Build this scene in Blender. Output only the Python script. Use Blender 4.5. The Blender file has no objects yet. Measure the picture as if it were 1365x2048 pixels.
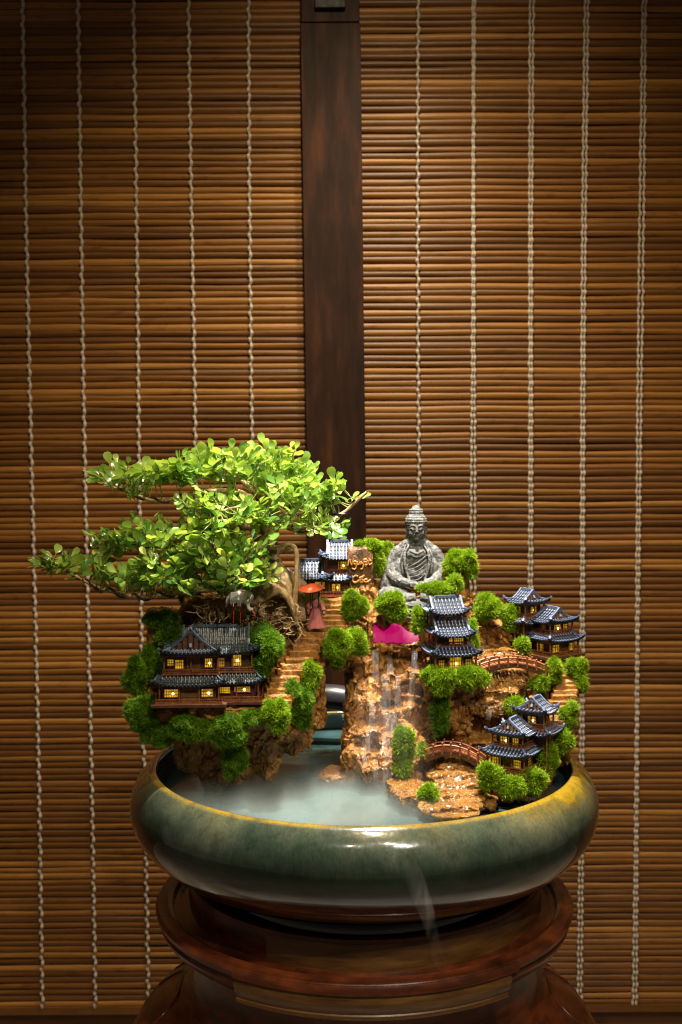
import bpy, bmesh, math, random
from math import sin, cos, pi, radians, sqrt
from mathutils import Vector, Matrix, noise, Quaternion
import numpy as np
random.seed(11)
rnd = random.uniform
# ------------------------------------------------------------------ camera, world, lamps (1 unit = 1 cm)
SC = bpy.context.scene
COL = SC.collection
SC.unit_settings.system = 'METRIC'
SC.unit_settings.scale_length = 0.01
SC.unit_settings.length_unit = 'CENTIMETERS'
F = 2300.0                                   # focal length in pixels of the 1365 x 2048 photograph
PITCH, ROLL = radians(3.2), 0.0052
CAM = Vector((-2.1, -113.4, 31.0))
R0 = Vector((1, 0, 0)); U0 = Vector((0, sin(PITCH), cos(PITCH))); FWD = Vector((0, cos(PITCH), -sin(PITCH)))
RIGHT = R0*cos(ROLL) - U0*sin(ROLL); UP = R0*sin(ROLL) + U0*cos(ROLL)
cd = bpy.data.cameras.new('camera'); cam = bpy.data.objects.new('camera', cd); COL.objects.link(cam)
m = Matrix((RIGHT, UP, -FWD)).transposed().to_4x4(); m.translation = CAM; cam.matrix_world = m
cd.sensor_fit = 'VERTICAL'; cd.sensor_height = 36.0; cd.sensor_width = 24.0
cd.lens = F/2048*36.0; cd.clip_start = 1; cd.clip_end = 2000
cd.dof.use_dof = True; cd.dof.focus_distance = 110; cd.dof.aperture_fstop = cd.lens*1e-3/(2*0.24)
SC.camera = cam
W = bpy.data.worlds.new('World'); SC.world = W; W.use_nodes = True
bg = W.node_tree.nodes['Background']; bg.inputs[0].default_value = (1.0, .78, .56, 1); bg.inputs[1].default_value = .07
SC.view_settings.view_transform = 'Standard'; SC.view_settings.look = 'None'
SC.view_settings.exposure = 0; SC.view_settings.gamma = 1
SC.cycles.use_denoising = True
SC.cycles.filter_width = 1.1
SC.cycles.max_bounces = 8; SC.cycles.volume_bounces = 1; SC.cycles.transparent_max_bounces = 12
SC.cycles.volume_step_rate = 1.0; SC.cycles.sample_clamp_indirect = 6
def lamp(name, kind, loc, target, energy, color, size, cone=None, blend=.5):
    l = bpy.data.lights.new(name, kind); l.energy = energy; l.color = color
    if kind == 'AREA': l.shape = 'DISK'; l.size = size
    else: l.shadow_soft_size = size
    if kind == 'SPOT': l.spot_size = radians(cone); l.spot_blend = blend
    o = bpy.data.objects.new(name, l); COL.objects.link(o); o.location = loc
    o.rotation_euler = (Vector(target)-Vector(loc)).to_track_quat('-Z', 'Y').to_euler()
    return o
lamp('key_spot', 'SPOT', (4, -7, 106), (1.5, -2, 0), 1550000, (1, .95, .86), 2.2, 40, .9)
lamp('rear_downlight', 'SPOT', (6, 20, 116), (3, 20, 0), 300000, (1, .88, .68), 2.2, 74, .95)
lamp('front_spot', 'SPOT', (38, -112, 118), (3, -4, 2), 330000, (1, .92, .78), 6.0, 24, .9)
lamp('blind_wash', 'SPOT', (6, -52, 148), (5, 45, 2), 690000, (1, .80, .50), 4.0, 62, 1.0)
for i, (x, y, z, e) in enumerate(((-22, -150, 170, 160000), (30, -130, 178, 260000), (70, -160, 165, 200000))):
    lamp('ceiling_spot', 'SPOT', (x, y, z), (0, -25, -25), e, (1, .88, .70), 1.6, 62, .8)

# ------------------------------------------------------------------ helpers
def P(px, py, Y):
    """point of the photograph's pixel on the upright plane at depth Y"""
    d = FWD + RIGHT*((px-682.5)/F) - UP*((py-1024)/F)
    return CAM + d*((Y-CAM.y)/d.y)
def K(px, py, Y): return (P(px, py, Y)-CAM).dot(FWD)/F      # cm per pixel there
def spline(pts, n=6):
    pts = [Vector(p) for p in pts]; out = []
    q = [pts[0]*2-pts[1]]+pts+[pts[-1]*2-pts[-2]]
    for i in range(1, len(q)-2):
        a, b, c, d = q[i-1:i+3]
        for k in range(n):
            t = k/n
            out.append(.5*((2*b)+(c-a)*t+(2*a-5*b+4*c-d)*t*t+(3*b-a-3*c+d)*t**3))
    out.append(pts[-1]); return out
def lerp_list(vals, n):
    out = []
    for i in range(n):
        t = i/(n-1)*(len(vals)-1); k = min(int(t), len(vals)-2); out.append(vals[k]+(vals[k+1]-vals[k])*(t-k))
    return out
class MB:
    def __init__(s): s.v = []; s.f = []; s.w = []
    def add(s, vs, fs, w=0.0):
        o = len(s.v); s.v += [tuple(v) for v in vs]
        s.w += list(w) if hasattr(w, '__len__') else [w]*len(vs)
        s.f += [tuple(i+o for i in f) for f in fs]
    def box(s, c, size, rot=None, taper=1.0, w=0.0):
        c = Vector(c); vs = []
        for z in (-.5, .5):
            k = taper if z > 0 else 1
            for x, y in ((-.5, -.5), (.5, -.5), (.5, .5), (-.5, .5)):
                p = Vector((x*size[0]*k, y*size[1]*k, z*size[2]))
                vs.append(c+(rot @ p if rot else p))
        s.add(vs, [(3, 2, 1, 0), (4, 5, 6, 7), (0, 1, 5, 4), (1, 2, 6, 5), (2, 3, 7, 6), (3, 0, 4, 7)], w)
    def bar(s, a, b, wd, ht=None, up=(0, 0, 1), w=0.0):
        a, b = Vector(a), Vector(b); d = b-a; L = d.length
        if L < 1e-6: return
        x = d/L; z = Vector(up); y = z.cross(x)
        if y.length < 1e-4: y = Vector((0, 1, 0)).cross(x)
        y.normalize(); z = x.cross(y)
        s.box((a+b)/2, (L, wd, ht or wd), Matrix((x, y, z)).transposed(), w=w)
    def tube(s, path, r, seg=8, caps=True, w=0.0, flat=None):
        path = [Vector(p) for p in path]; n = len(path)
        rr = r if hasattr(r, '__len__') else [r]*n
        t0 = (path[1]-path[0]).normalized(); a = Vector((0, 0, 1)) if abs(t0.z) < .9 else Vector((0, 1, 0))
        u = a.cross(t0).normalized(); vs = []; fs = []
        for i, p in enumerate(path):
            t = (path[min(i+1, n-1)]-path[max(i-1, 0)])
            t = t.normalized() if t.length > 1e-9 else t0
            u = (u-t*u.dot(t)); u = u.normalized() if u.length > 1e-6 else a.cross(t).normalized()
            v = t.cross(u)
            for k in range(seg):
                A = 2*pi*k/seg; vs.append(p+(u*cos(A)+v*sin(A)*(flat or 1))*rr[i])
        for i in range(n-1):
            for k in range(seg):
                k2 = (k+1) % seg; fs.append((i*seg+k, i*seg+k2, (i+1)*seg+k2, (i+1)*seg+k))
        if caps: fs.append(tuple(range(seg-1, -1, -1))); fs.append(tuple((n-1)*seg+k for k in range(seg)))
        s.add(vs, fs, w)
    def ell(s, c, r, seg=14, rings=9, rot=None, w=0.0):
        c = Vector(c); r = r if hasattr(r, '__len__') else (r, r, r); vs = []; fs = []
        for i in range(1, rings):
            A = pi*i/rings
            for k in range(seg):
                B = 2*pi*k/seg; p = Vector((sin(A)*cos(B)*r[0], sin(A)*sin(B)*r[1], cos(A)*r[2])); vs.append(c+(rot @ p if rot else p))
        top = len(vs); p = Vector((0, 0, r[2])); vs.append(c+(rot @ p if rot else p)); vs.append(c-(rot @ p if rot else p))
        for k in range(seg):
            k2 = (k+1) % seg
            for i in range(rings-2): fs.append((i*seg+k, (i+1)*seg+k, (i+1)*seg+k2, i*seg+k2))
            fs.append((top, k, k2)); fs.append((top+1, (rings-2)*seg+k2, (rings-2)*seg+k))
        s.add(vs, fs, w)
    def lathe(s, prof, seg=96, a0=0, a1=2*pi, c=(0, 0, 0), w=0.0, closed=False):
        full = abs(a1-a0-2*pi) < 1e-6; n = seg if full else seg+1; c = Vector(c); vs = []; fs = []; m = len(prof)
        for i in range(n):
            A = a0+(a1-a0)*i/seg
            for r, z in prof: vs.append(c+Vector((r*cos(A), r*sin(A), z)))
        mm = m if closed else m-1
        for i in range(seg):
            j = (i+1) % n
            for k in range(mm): k2 = (k+1) % m; fs.append((i*m+k, j*m+k, j*m+k2, i*m+k2))
        if closed and not full: fs.append(tuple(range(m))); fs.append(tuple((n-1)*m+k for k in range(m-1, -1, -1)))
        s.add(vs, fs, w)
    def hull(s, pts, w=0.0):
        bm = bmesh.new()
        for p in pts: bm.verts.new(p)
        r = bmesh.ops.convex_hull(bm, input=bm.verts)
        bmesh.ops.delete(bm, geom=[v for v in bm.verts if not v.link_faces], context='VERTS')
        bm.verts.index_update()
        s.add([v.co.copy() for v in bm.verts], [[v.index for v in f.verts] for f in bm.faces], w); bm.free()
    def mesh(s, name, smooth=None, off=(0, 0, 0), attr=False):
        me = bpy.data.meshes.new(name); o = Vector(off)
        me.from_pydata([tuple(Vector(v)-o) for v in s.v], [], s.f); me.update()
        if attr:
            a = me.attributes.new('wear', 'FLOAT', 'POINT'); a.data.foreach_set('value', s.w)
        if smooth:
            me.shade_smooth(); me.set_sharp_from_angle(angle=radians(smooth))
        return me
def tag(o, label=None, cat=None, group=None, kind=None):
    if label: o['label'] = label
    if cat: o['category'] = cat
    if group: o['group'] = group
    if kind: o['kind'] = kind
    return o
def empty(name, loc, rz=0.0, label=None, cat=None, group=None):
    o = bpy.data.objects.new(name, None); COL.objects.link(o); o.location = loc; o.rotation_euler.z = rz
    o.empty_display_size = .5
    return tag(o, label, cat, group)
def link(name, me, mat, parent=None, loc=None):
    o = bpy.data.objects.new(name, me); COL.objects.link(o)
    if mat and not me.materials: me.materials.append(mat)
    if parent: o.parent = parent
    if loc is not None: o.location = loc
    return o
def part(name, mb, mat, parent=None, smooth=None, world=True, attr=False, base=None):
    """mb in world coordinates (world=True: shifted to the unrotated parent's or the own base) or in the parent's"""
    off = Vector((0, 0, 0))
    if world:
        p = parent
        while p: off += p.location; p = p.parent
        if base is not None: off += Vector(base)
    return link(name, mb.mesh(name, smooth, off, attr), mat, parent, base)
def remesh(mb, voxel, smooth_it=0):
    me = mb.mesh('tmp'); o = bpy.data.objects.new('tmp', me); COL.objects.link(o)
    md = o.modifiers.new('r', 'REMESH'); md.mode = 'VOXEL'; md.voxel_size = voxel
    if smooth_it: ms = o.modifiers.new('s', 'SMOOTH'); ms.iterations = smooth_it; ms.factor = .5
    dg = bpy.context.evaluated_depsgraph_get(); dg.update()
    r = bpy.data.meshes.new_from_object(o.evaluated_get(dg)); bpy.data.objects.remove(o); bpy.data.meshes.remove(me)
    return r
def displace(me, fn):
    n = len(me.vertices); co = np.empty(n*3, np.float32); no = np.empty(n*3, np.float32)
    me.vertices.foreach_get('co', co); me.vertex_normals.foreach_get('vector', no)
    co = co.reshape(-1, 3); no = no.reshape(-1, 3)
    d = np.array([fn(Vector(c), q) for c, q in zip(co.tolist(), no.tolist())], np.float32)
    co += no*d[:, None]; me.vertices.foreach_set('co', co.ravel()); me.update()

# ------------------------------------------------------------------ materials
def nodes_of(name):
    mt = bpy.data.materials.new(name); mt.use_nodes = True; nt = mt.node_tree
    return mt, nt, nt.nodes['Principled BSDF']
class NT:
    def __init__(s, nt): s.nt = nt
    def n(s, typ, **kw):
        o = s.nt.nodes.new(typ)
        for k, v in kw.items(): setattr(o, k, v)
        return o
    def l(s, a, b): s.nt.links.new(a, b)
    def coords(s, scale=(1, 1, 1)):
        t = s.n('ShaderNodeTexCoord'); mp = s.n('ShaderNodeMapping'); mp.inputs['Scale'].default_value = scale
        s.l(t.outputs['Object'], mp.inputs['Vector']); return mp.outputs[0]
    def noise(s, vec, scale, detail=4, rough=.55, dist=0):
        x = s.n('ShaderNodeTexNoise'); x.inputs['Scale'].default_value = scale; x.inputs['Detail'].default_value = detail
        x.inputs['Roughness'].default_value = rough; x.inputs['Distortion'].default_value = dist
        s.l(vec, x.inputs['Vector']); return x.outputs['Fac']
    def ramp(s, fac, stops):
        r = s.n('ShaderNodeValToRGB'); e = r.color_ramp.elements
        while len(e) < len(stops): e.new(.5)
        for i, (p, c) in enumerate(stops):
            e[i].position = p; e[i].color = (*c, 1) if len(c) == 3 else c
        s.l(fac, r.inputs[0]); return r.outputs[0]
    def mix(s, fac, a, b, mode='MIX'):
        x = s.n('ShaderNodeMix', data_type='RGBA', blend_type=mode)
        for k, v in ((0, fac), (6, a), (7, b)):
            if hasattr(v, 'is_linked') or hasattr(v, 'links'): s.l(v, x.inputs[k])
            else: x.inputs[k].default_value = v if k == 0 else (*v, 1)
        return x.outputs[2]
    def math(s, op, a, b=0.0, c=None):
        x = s.n('ShaderNodeMath', operation=op)
        for i, v in enumerate((a, b, c)):
            if v is None: continue
            if hasattr(v, 'links'): s.l(v, x.inputs[i])
            else: x.inputs[i].default_value = v
        return x.outputs[0]
    def bump(s, h, strength, dist=.1, norm=None):
        b = s.n('ShaderNodeBump'); b.inputs['Strength'].default_value = strength; b.inputs['Distance'].default_value = dist
        s.l(h, b.inputs['Height'])
        if norm is not None: s.l(norm, b.inputs['Normal'])
        return b.outputs[0]
def simple(name, stops, rough=.5, scale=(1, 1, 1), nscale=1.0, detail=5, bump=0.0, bscale=None, bdist=.05, metal=0, coat=0, spec=.5, rvar=0.0):
    mt, nt, b = nodes_of(name); N = NT(nt); v = N.coords(scale); f = N.noise(v, nscale, detail, .6)
    N.l(N.ramp(f, stops), b.inputs['Base Color']); b.inputs['Roughness'].default_value = rough
    b.inputs['Metallic'].default_value = metal; b.inputs['Coat Weight'].default_value = coat; b.inputs['Coat Roughness'].default_value = .12
    b.inputs['Specular IOR Level'].default_value = spec
    if rvar: N.l(N.math('ADD', N.math('MULTIPLY', N.noise(v, nscale*2.3, 3), rvar), rough-rvar/2), b.inputs['Roughness'])
    if bump: N.l(N.bump(N.noise(v, bscale or nscale*3, 6, .65), bump, bdist), b.inputs['Normal'])
    return mt
M = {}
# wet painted resin rock
def rock_mat(name, dark, mid, light, rough, coat=.35, fine=0.0):
    mt, nt, b = nodes_of(name); N = NT(nt); v = N.coords(); v2 = N.coords((1, 1, .55))
    f = N.noise(v2, .55, 8, .68, .4); g = N.noise(v, 2.6, 6, .7)
    c = N.ramp(f, [(.32, dark), (.45, mid), (.54, mid), (.70, light)])
    c2 = N.ramp(g, [(.30, (.25, .17, .12)), (.50, (1, 1, 1)), (.75, (1.25, 1.15, 1.0))])
    N.l(N.mix(.85, c, c2, 'MULTIPLY'), b.inputs['Base Color'])
    N.l(N.math('ADD', N.math('MULTIPLY', N.noise(v, 1.3, 3), .5), rough-.22), b.inputs['Roughness'])
    b.inputs['Coat Weight'].default_value = coat; b.inputs['Coat Roughness'].default_value = .16 if coat < .5 else .06
    n1 = N.bump(N.noise(v, 3.2, 9, .72, .6), .55, .22)
    vo = N.n('ShaderNodeTexVoronoi', feature='DISTANCE_TO_EDGE'); vo.inputs['Scale'].default_value = 1.1
    mx = N.mix(.25, v2, N.noise(v, .9, 4)); N.l(mx, vo.inputs['Vector'])
    e = N.ramp(vo.outputs['Distance'], [(0, (0, 0, 0)), (.08, (1, 1, 1))])
    n1 = N.bump(e, .35, .12, n1)
    if fine: n1 = N.bump(N.noise(N.coords((1, 2.2, 1)), 1.7, 5, .62, 1.2), fine, .55, n1)
    N.l(n1, b.inputs['Normal']); N.l(n1, b.inputs['Coat Normal']); return mt
M['rock'] = rock_mat('wet_ochre_rock', (.034, .013, .003), (.30, .125, .014), (.52, .255, .040), .32, .55, .4)
M['rock_wet'] = rock_mat('streaming_wet_rock', (.08, .030, .006), (.34, .148, .018), (.54, .275, .048), .28, 1.0, .9)
M['rock_lit'] = rock_mat('lit_ochre_rock', (.30, .12, .025), (.50, .23, .05), (.66, .36, .11), .38)  # lettering: highlights on the raised strokes put into a paler ochre
M['rock_shaded'] = rock_mat('shaded_ochre_rock', (.026, .011, .005), (.15, .062, .019), (.30, .13, .04), .45)  # slab of the carved stone: shading around the letters put into a darker colour
M['soil'] = simple('dark_soil', [(.3, (.018, .011, .007)), (.55, (.085, .050, .032)), (.75, (.22, .14, .09))], .8, nscale=2.2, bump=1, bscale=5, bdist=.3)
# moss: darker at the root of a blade, paler at its tip
def moss_mat(name, a, b_, c):
    mt, nt, b = nodes_of(name); N = NT(nt); at = N.n('ShaderNodeAttribute', attribute_name='wear'); v = N.coords()
    col = N.ramp(at.outputs['Fac'], [(0, a), (.5, b_), (.92, c), (1, (.42, .30, .10))])
    pat = N.ramp(N.noise(v, .55, 3), [(.35, (.62, .72, .5)), (.6, (1.1, 1.0, 1.0))])
    N.l(N.mix(.8, col, pat, 'MULTIPLY'), b.inputs['Base Color']); b.inputs['Roughness'].default_value = .5
    b.inputs['Specular IOR Level'].default_value = .3
    tr = N.n('ShaderNodeBsdfTranslucent'); N.l(col, tr.inputs[0]); ms = N.n('ShaderNodeMixShader'); ms.inputs[0].default_value = .3
    N.l(b.outputs[0], ms.inputs[1]); N.l(tr.outputs[0], ms.inputs[2]); N.l(ms.outputs[0], nt.nodes['Material Output'].inputs[0]); return mt
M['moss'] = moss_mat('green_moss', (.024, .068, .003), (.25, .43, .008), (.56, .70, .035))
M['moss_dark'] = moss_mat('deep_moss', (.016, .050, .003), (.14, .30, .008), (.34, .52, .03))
# glossy leaf
def leaf_mat():
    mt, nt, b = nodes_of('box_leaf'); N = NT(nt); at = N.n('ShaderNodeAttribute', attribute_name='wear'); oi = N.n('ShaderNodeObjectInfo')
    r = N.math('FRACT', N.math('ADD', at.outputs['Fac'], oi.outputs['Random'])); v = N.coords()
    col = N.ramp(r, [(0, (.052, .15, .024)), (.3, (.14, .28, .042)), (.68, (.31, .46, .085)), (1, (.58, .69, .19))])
    N.l(col, b.inputs['Base Color']); b.inputs['Roughness'].default_value = .19; b.inputs['Specular IOR Level'].default_value = .75; b.inputs['Coat Weight'].default_value = .6; b.inputs['Coat Roughness'].default_value = .10
    N.l(N.bump(N.noise(v, 2.5, 3), .12, .1), b.inputs['Normal'])
    tr = N.n('ShaderNodeBsdfTranslucent'); N.l(N.mix(1.0, col, (1.5, 1.35, .7), 'MULTIPLY'), tr.inputs[0]); ms = N.n('ShaderNodeMixShader'); ms.inputs[0].default_value = .38
    N.l(b.outputs[0], ms.inputs[1]); N.l(tr.outputs[0], ms.inputs[2]); N.l(ms.outputs[0], nt.nodes['Material Output'].inputs[0]); return mt
M['leaf'] = leaf_mat()
M['bark'] = simple('tan_bark', [(.3, (.14, .078, .03)), (.5, (.42, .27, .12)), (.72, (.62, .46, .25))], .6, (1, 1, .4), 1.6, 6, .8, 4, .15)
M['twig'] = simple('green_twig', [(.35, (.13, .17, .03)), (.65, (.26, .30, .06))], .5, nscale=2)
M['wire'] = simple('black_wire', [(.3, (.012, .012, .013)), (.7, (.03, .03, .032))], .35, nscale=3)
# painted timber, roof tiles
M['timber'] = simple('painted_timber', [(.3, (.12, .038, .014)), (.55, (.25, .082, .028)), (.75, (.36, .14, .05))], .45, nscale=2.5, bump=.3, bscale=8)
M['timber_dark'] = simple('dark_timber', [(.3, (.035, .013, .006)), (.7, (.11, .042, .015))], .5, nscale=2.5, bump=.3, bscale=8)
M['timber_gold'] = simple('golden_timber', [(.3, (.12, .050, .012)), (.7, (.28, .13, .03))], .45, nscale=3, bump=.2, bscale=8)
def tile_mat(name, lo, hi):
    mt, nt, b = nodes_of(name); N = NT(nt); at = N.n('ShaderNodeAttribute', attribute_name='wear'); v = N.coords()
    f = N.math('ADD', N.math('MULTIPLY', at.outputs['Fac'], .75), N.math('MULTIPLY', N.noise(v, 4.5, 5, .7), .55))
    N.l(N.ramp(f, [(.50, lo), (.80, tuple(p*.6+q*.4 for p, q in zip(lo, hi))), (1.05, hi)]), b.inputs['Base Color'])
    b.inputs['Roughness'].default_value = .36; N.l(N.bump(N.noise(v, 9, 5), .3, .05), b.inputs['Normal']); return mt
M['tile'] = tile_mat('slate_blue_roof', (.007, .009, .016), (.22, .285, .47))
M['tile_dark'] = tile_mat('dark_slate_roof', (.009, .011, .013), (.075, .105, .14))
def glow(name, col, st):
    mt, nt, b = nodes_of(name); N = NT(nt); v = N.coords()
    b.inputs['Base Color'].default_value = (*col, 1); c = N.ramp(N.noise(v, 2.0, 3), [(.35, tuple(x*.25 for x in col)), (.65, col)])
    N.l(c, b.inputs['Emission Color']); b.inputs['Emission Strength'].default_value = st; b.inputs['Roughness'].default_value = .65; return mt
M['pane'] = glow('lit_pane', (1.0, .60, .03), .55)
M['pane_dim'] = glow('dim_pane', (.75, .45, .03), .22)
M['bulb'] = glow('lit_bulb', (1.0, .85, .30), 16.0)
M['stone'] = simple('grey_stone', [(.30, (.028, .028, .026)), (.48, (.095, .094, .09)), (.68, (.23, .226, .218))], .75, nscale=3.0, detail=8, bump=.9, bscale=6, bdist=.12)
# room
def slat_mat():
    mt, nt, b = nodes_of('bamboo_slat'); N = NT(nt); oi = N.n('ShaderNodeObjectInfo'); v = N.coords((.06, 1, 2.2)); v2 = N.coords((.35, 1, .6))
    base = N.ramp(oi.outputs['Random'], [(0, (.12, .044, .006)), (.5, (.195, .075, .010)), (.82, (.265, .108, .016)), (1, (.40, .18, .036))])
    ofs = N.n('ShaderNodeVectorMath', operation='ADD'); N.l(v, ofs.inputs[0]); cb = N.n('ShaderNodeCombineXYZ')
    N.l(N.math('MULTIPLY', oi.outputs['Random'], 91.0), cb.inputs[0]); N.l(cb.outputs[0], ofs.inputs[1])
    ofs2 = N.n('ShaderNodeVectorMath', operation='ADD'); N.l(v2, ofs2.inputs[0]); N.l(cb.outputs[0], ofs2.inputs[1])
    g = N.ramp(N.noise(ofs.outputs[0], 2.4, 6, .7), [(.3, (.55, .5, .45)), (.55, (1, 1, 1)), (.75, (1.3, 1.25, 1.2))])
    kn = N.ramp(N.noise(ofs2.outputs[0], .55, 4, .6), [(.27, (.35, .3, .26)), (.40, (1, 1, 1))])
    N.l(N.mix(.9, N.mix(1.0, base, g, 'MULTIPLY'), kn, 'MULTIPLY'), b.inputs['Base Color'])
    b.inputs['Roughness'].default_value = .42; b.inputs['Specular IOR Level'].default_value = .35; N.l(N.bump(N.noise(ofs.outputs[0], 6, 4), .25, .05), b.inputs['Normal']); return mt
M['slat'] = slat_mat()
M['cord'] = simple('cotton_cord', [(.3, (.40, .32, .25)), (.7, (.66, .56, .46))], .8, nscale=3, bump=.4)
M['post'] = simple('dark_red_wood', [(.28, (.010, .004, .002)), (.5, (.030, .010, .004)), (.72, (.080, .026, .008))], .58, (1, 1, .16), .55, 7, .35, 3, .06, rvar=.3, spec=.22)
M['iron'] = simple('black_iron', [(.3, (.010, .011, .010)), (.7, (.05, .055, .048))], .5, nscale=1.6, metal=.5, bump=.5)
M['plaster'] = simple('pale_plaster', [(.35, (.34, .25, .21)), (.65, (.42, .32, .27))], .8, nscale=.15, bump=.2)
M['floor'] = simple('floor_tile', [(.35, (.26, .22, .18)), (.65, (.36, .31, .26))], .35, nscale=.05)
M['backing'] = simple('shadow_wall', [(.35, (.10, .04, .012)), (.65, (.15, .06, .018))], .9, nscale=.1)
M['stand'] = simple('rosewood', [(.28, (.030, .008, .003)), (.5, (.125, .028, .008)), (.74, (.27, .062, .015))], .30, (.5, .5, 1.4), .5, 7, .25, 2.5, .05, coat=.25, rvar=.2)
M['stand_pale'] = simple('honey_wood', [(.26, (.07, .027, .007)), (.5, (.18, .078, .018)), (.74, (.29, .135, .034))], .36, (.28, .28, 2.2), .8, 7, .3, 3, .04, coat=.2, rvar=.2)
# ------------------------------------------------------------------ the room: floor, wall, blinds, post
BY = 45.0                                                     # depth of the blinds
zbot = P(682, 2018, BY).z
mb = MB(); mb.box((0, 60, -62), (420, 520, 1)); o = part('floor', mb, M['floor']); tag(o, kind='structure')
mb = MB(); mb.box((0, BY+1.6, 40), (420, 2, 205)); o = part('wall', mb, M['backing']); tag(o, kind='structure')
mb = MB(); mb.box((0, BY+2.4, zbot-32.3), (420, 5.2, 58)); o = part('plaster_base', mb, M['plaster']); tag(o, kind='structure')
PITCHZ = 12.75*K(682, 1000, BY)
def slat_mesh(length, h, d, seed):
    r = random.Random(seed); mb = MB(); n = 14; vs = []; fs = []; seg = 8
    ph = [r.uniform(0, 6) for _ in range(4)]
    for i in range(n+1):
        x = -length/2+length*i/n; dz = .05*sin(x*.11+ph[0])+.03*sin(x*.31+ph[1]); k = 1+.07*sin(x*.17+ph[2])+.05*sin(x*.43+ph[3])
        for j in range(seg):
            A = 2*pi*j/seg; vs.append((x, cos(A)*d/2, sin(A)*h/2*k+dz))
    for i in range(n):
        for j in range(seg): j2 = (j+1) % seg; fs.append((i*seg+j, i*seg+j2, (i+1)*seg+j2, (i+1)*seg+j))
    fs += [tuple(range(seg-1, -1, -1)), tuple(n*seg+j for j in range(seg))]
    mb.add(vs, fs); return mb.mesh('slat', 60)
def blind(label, px0, px1, cords, double, seed):
    r = random.Random(seed)
    x0, x1 = P(px0, 1000, BY).x, P(px1, 1000, BY).x; L = x1-x0; cx = (x0+x1)/2
    ztop = P(682, -60, BY).z
    root = empty('bamboo_blind', (cx, BY, zbot), 0, label, 'blind', 'bamboo slat blinds behind the bowl')
    var = [slat_mesh(L, PITCHZ*q, .40*q, seed+i) for i, q in enumerate((.98, 1.03, 1.10, 1.0, .96))]
    n = int((ztop-zbot)/PITCHZ)
    for i in range(n):
        o = link('slat', r.choice(var), M['slat'], root, (r.uniform(-.1, .1), r.uniform(-.05, .05), PITCHZ*(i+1.0)+r.uniform(-.035, .035)))
        o.rotation_euler = (r.uniform(-.3, .3), r.uniform(-.0012, .0012), 0)
    mb = MB(); mb.box((0, 0, .1), (L, .9, PITCHZ*1.2)); link('bottom_rail', mb.mesh('bottom_rail', 40), M['slat'], root)
    for j, c in enumerate(cords):
        X = P(c, 1000, BY).x-cx; mb = MB(); off = .20 if c in double else .13; amp = .05 if c in double else .10
        strands = (-1, 1) if c in double else (0,)
        for s in strands:
            path = []; rad = []
            sway = r.uniform(0, 6)
            for i in range(n+1):
                z = PITCHZ*(i+.5)
                xo = X+s*off+(amp if i % 2 else -amp)+.10*sin(z*.05+sway)+r.uniform(-.03, .03)
                path.append((xo-(amp if i % 2 else -amp)*.9, -.22, z)); rad.append(.18)
                path.append((xo, -.40-.05*(i % 2), z+PITCHZ*.3)); rad.append(.255)
                path.append((xo, -.40-.05*(i % 2), z+PITCHZ*.62)); rad.append(.255)
            mb.tube(path, [q*(.8 if s else 1) for q in rad], 6)
        link('cord', mb.mesh('cord', 70), M['cord'], root)
    return root
blind('bamboo blind with five pale cords to the left of the dark wooden post', -75, 652, (67, 174, 282, 392, 507), (), 3)
blind('bamboo blind with five pale cords to the right of the dark wooden post', 690, 1450, (838, 946, 1060, 1165, 1277), (946, 1060, 1165, 1277), 9)
# post
py_ = BY-2.2
a0 = P(601, 0, py_); a1 = P(721, 0, py_); b0 = P(614, 1080, py_); b1 = P(735.5, 1080, py_)
pw = a1.x-a0.x; zt = P(660, 45, py_).z; sl = ((b0.x+b1.x)/2-(a0.x+a1.x)/2)/(a0.z-b0.z); pcx = lambda z: (a0.x+a1.x)/2+sl*(a0.z-z)
post = empty('wooden_post', (pcx(-60), py_+1.2, -61), 0, 'dark reddish brown wooden post standing between the two bamboo blinds', 'post')
def bev(mb, name, mat, parent, w, base=None):
    o = part(name, mb, mat, parent, None, True, base=base); b = o.modifiers.new('b', 'BEVEL'); b.width = w; b.segments = 2; return o
def slab(mb, z0, z1, w, y0, y1):
    c0, c1 = pcx(z0), pcx(z1); vs = []
    for c, z in ((c0, z0), (c1, z1)): vs += [(c-w/2, y0, z), (c+w/2, y0, z), (c+w/2, y1, z), (c-w/2, y1, z)]
    mb.add(vs, [(3, 2, 1, 0), (4, 5, 6, 7), (0, 1, 5, 4), (1, 2, 6, 5), (2, 3, 7, 6), (3, 0, 4, 7)])
mb = MB(); slab(mb, -61, zt-.04, pw, py_, py_+2.3); bev(mb, 'stile', M['post'], post, .06)
mb = MB(); slab(mb, zt+.04, zt+30, pw-.25, py_-.10, py_+2.3); bev(mb, 'top_block', M['post'], post, .10)
l0 = P(630, 18, py_-.3); l1 = P(691, -40, py_-.3)
mb = MB(); mb.box(((l0.x+l1.x)/2, py_-.45, (l0.z+l1.z)/2), (l1.x-l0.x, .6, l1.z-l0.z)); bev(mb, 'latch_plate', M['iron'], post, .12)
mb = MB(); mb.box(((l0.x+l1.x)/2+.1, py_-.9, (l0.z+l1.z)/2+1), (1.3, .5, l1.z-l0.z-1)); bev(mb, 'latch_bolt', M['backing'], post, .12)

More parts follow.
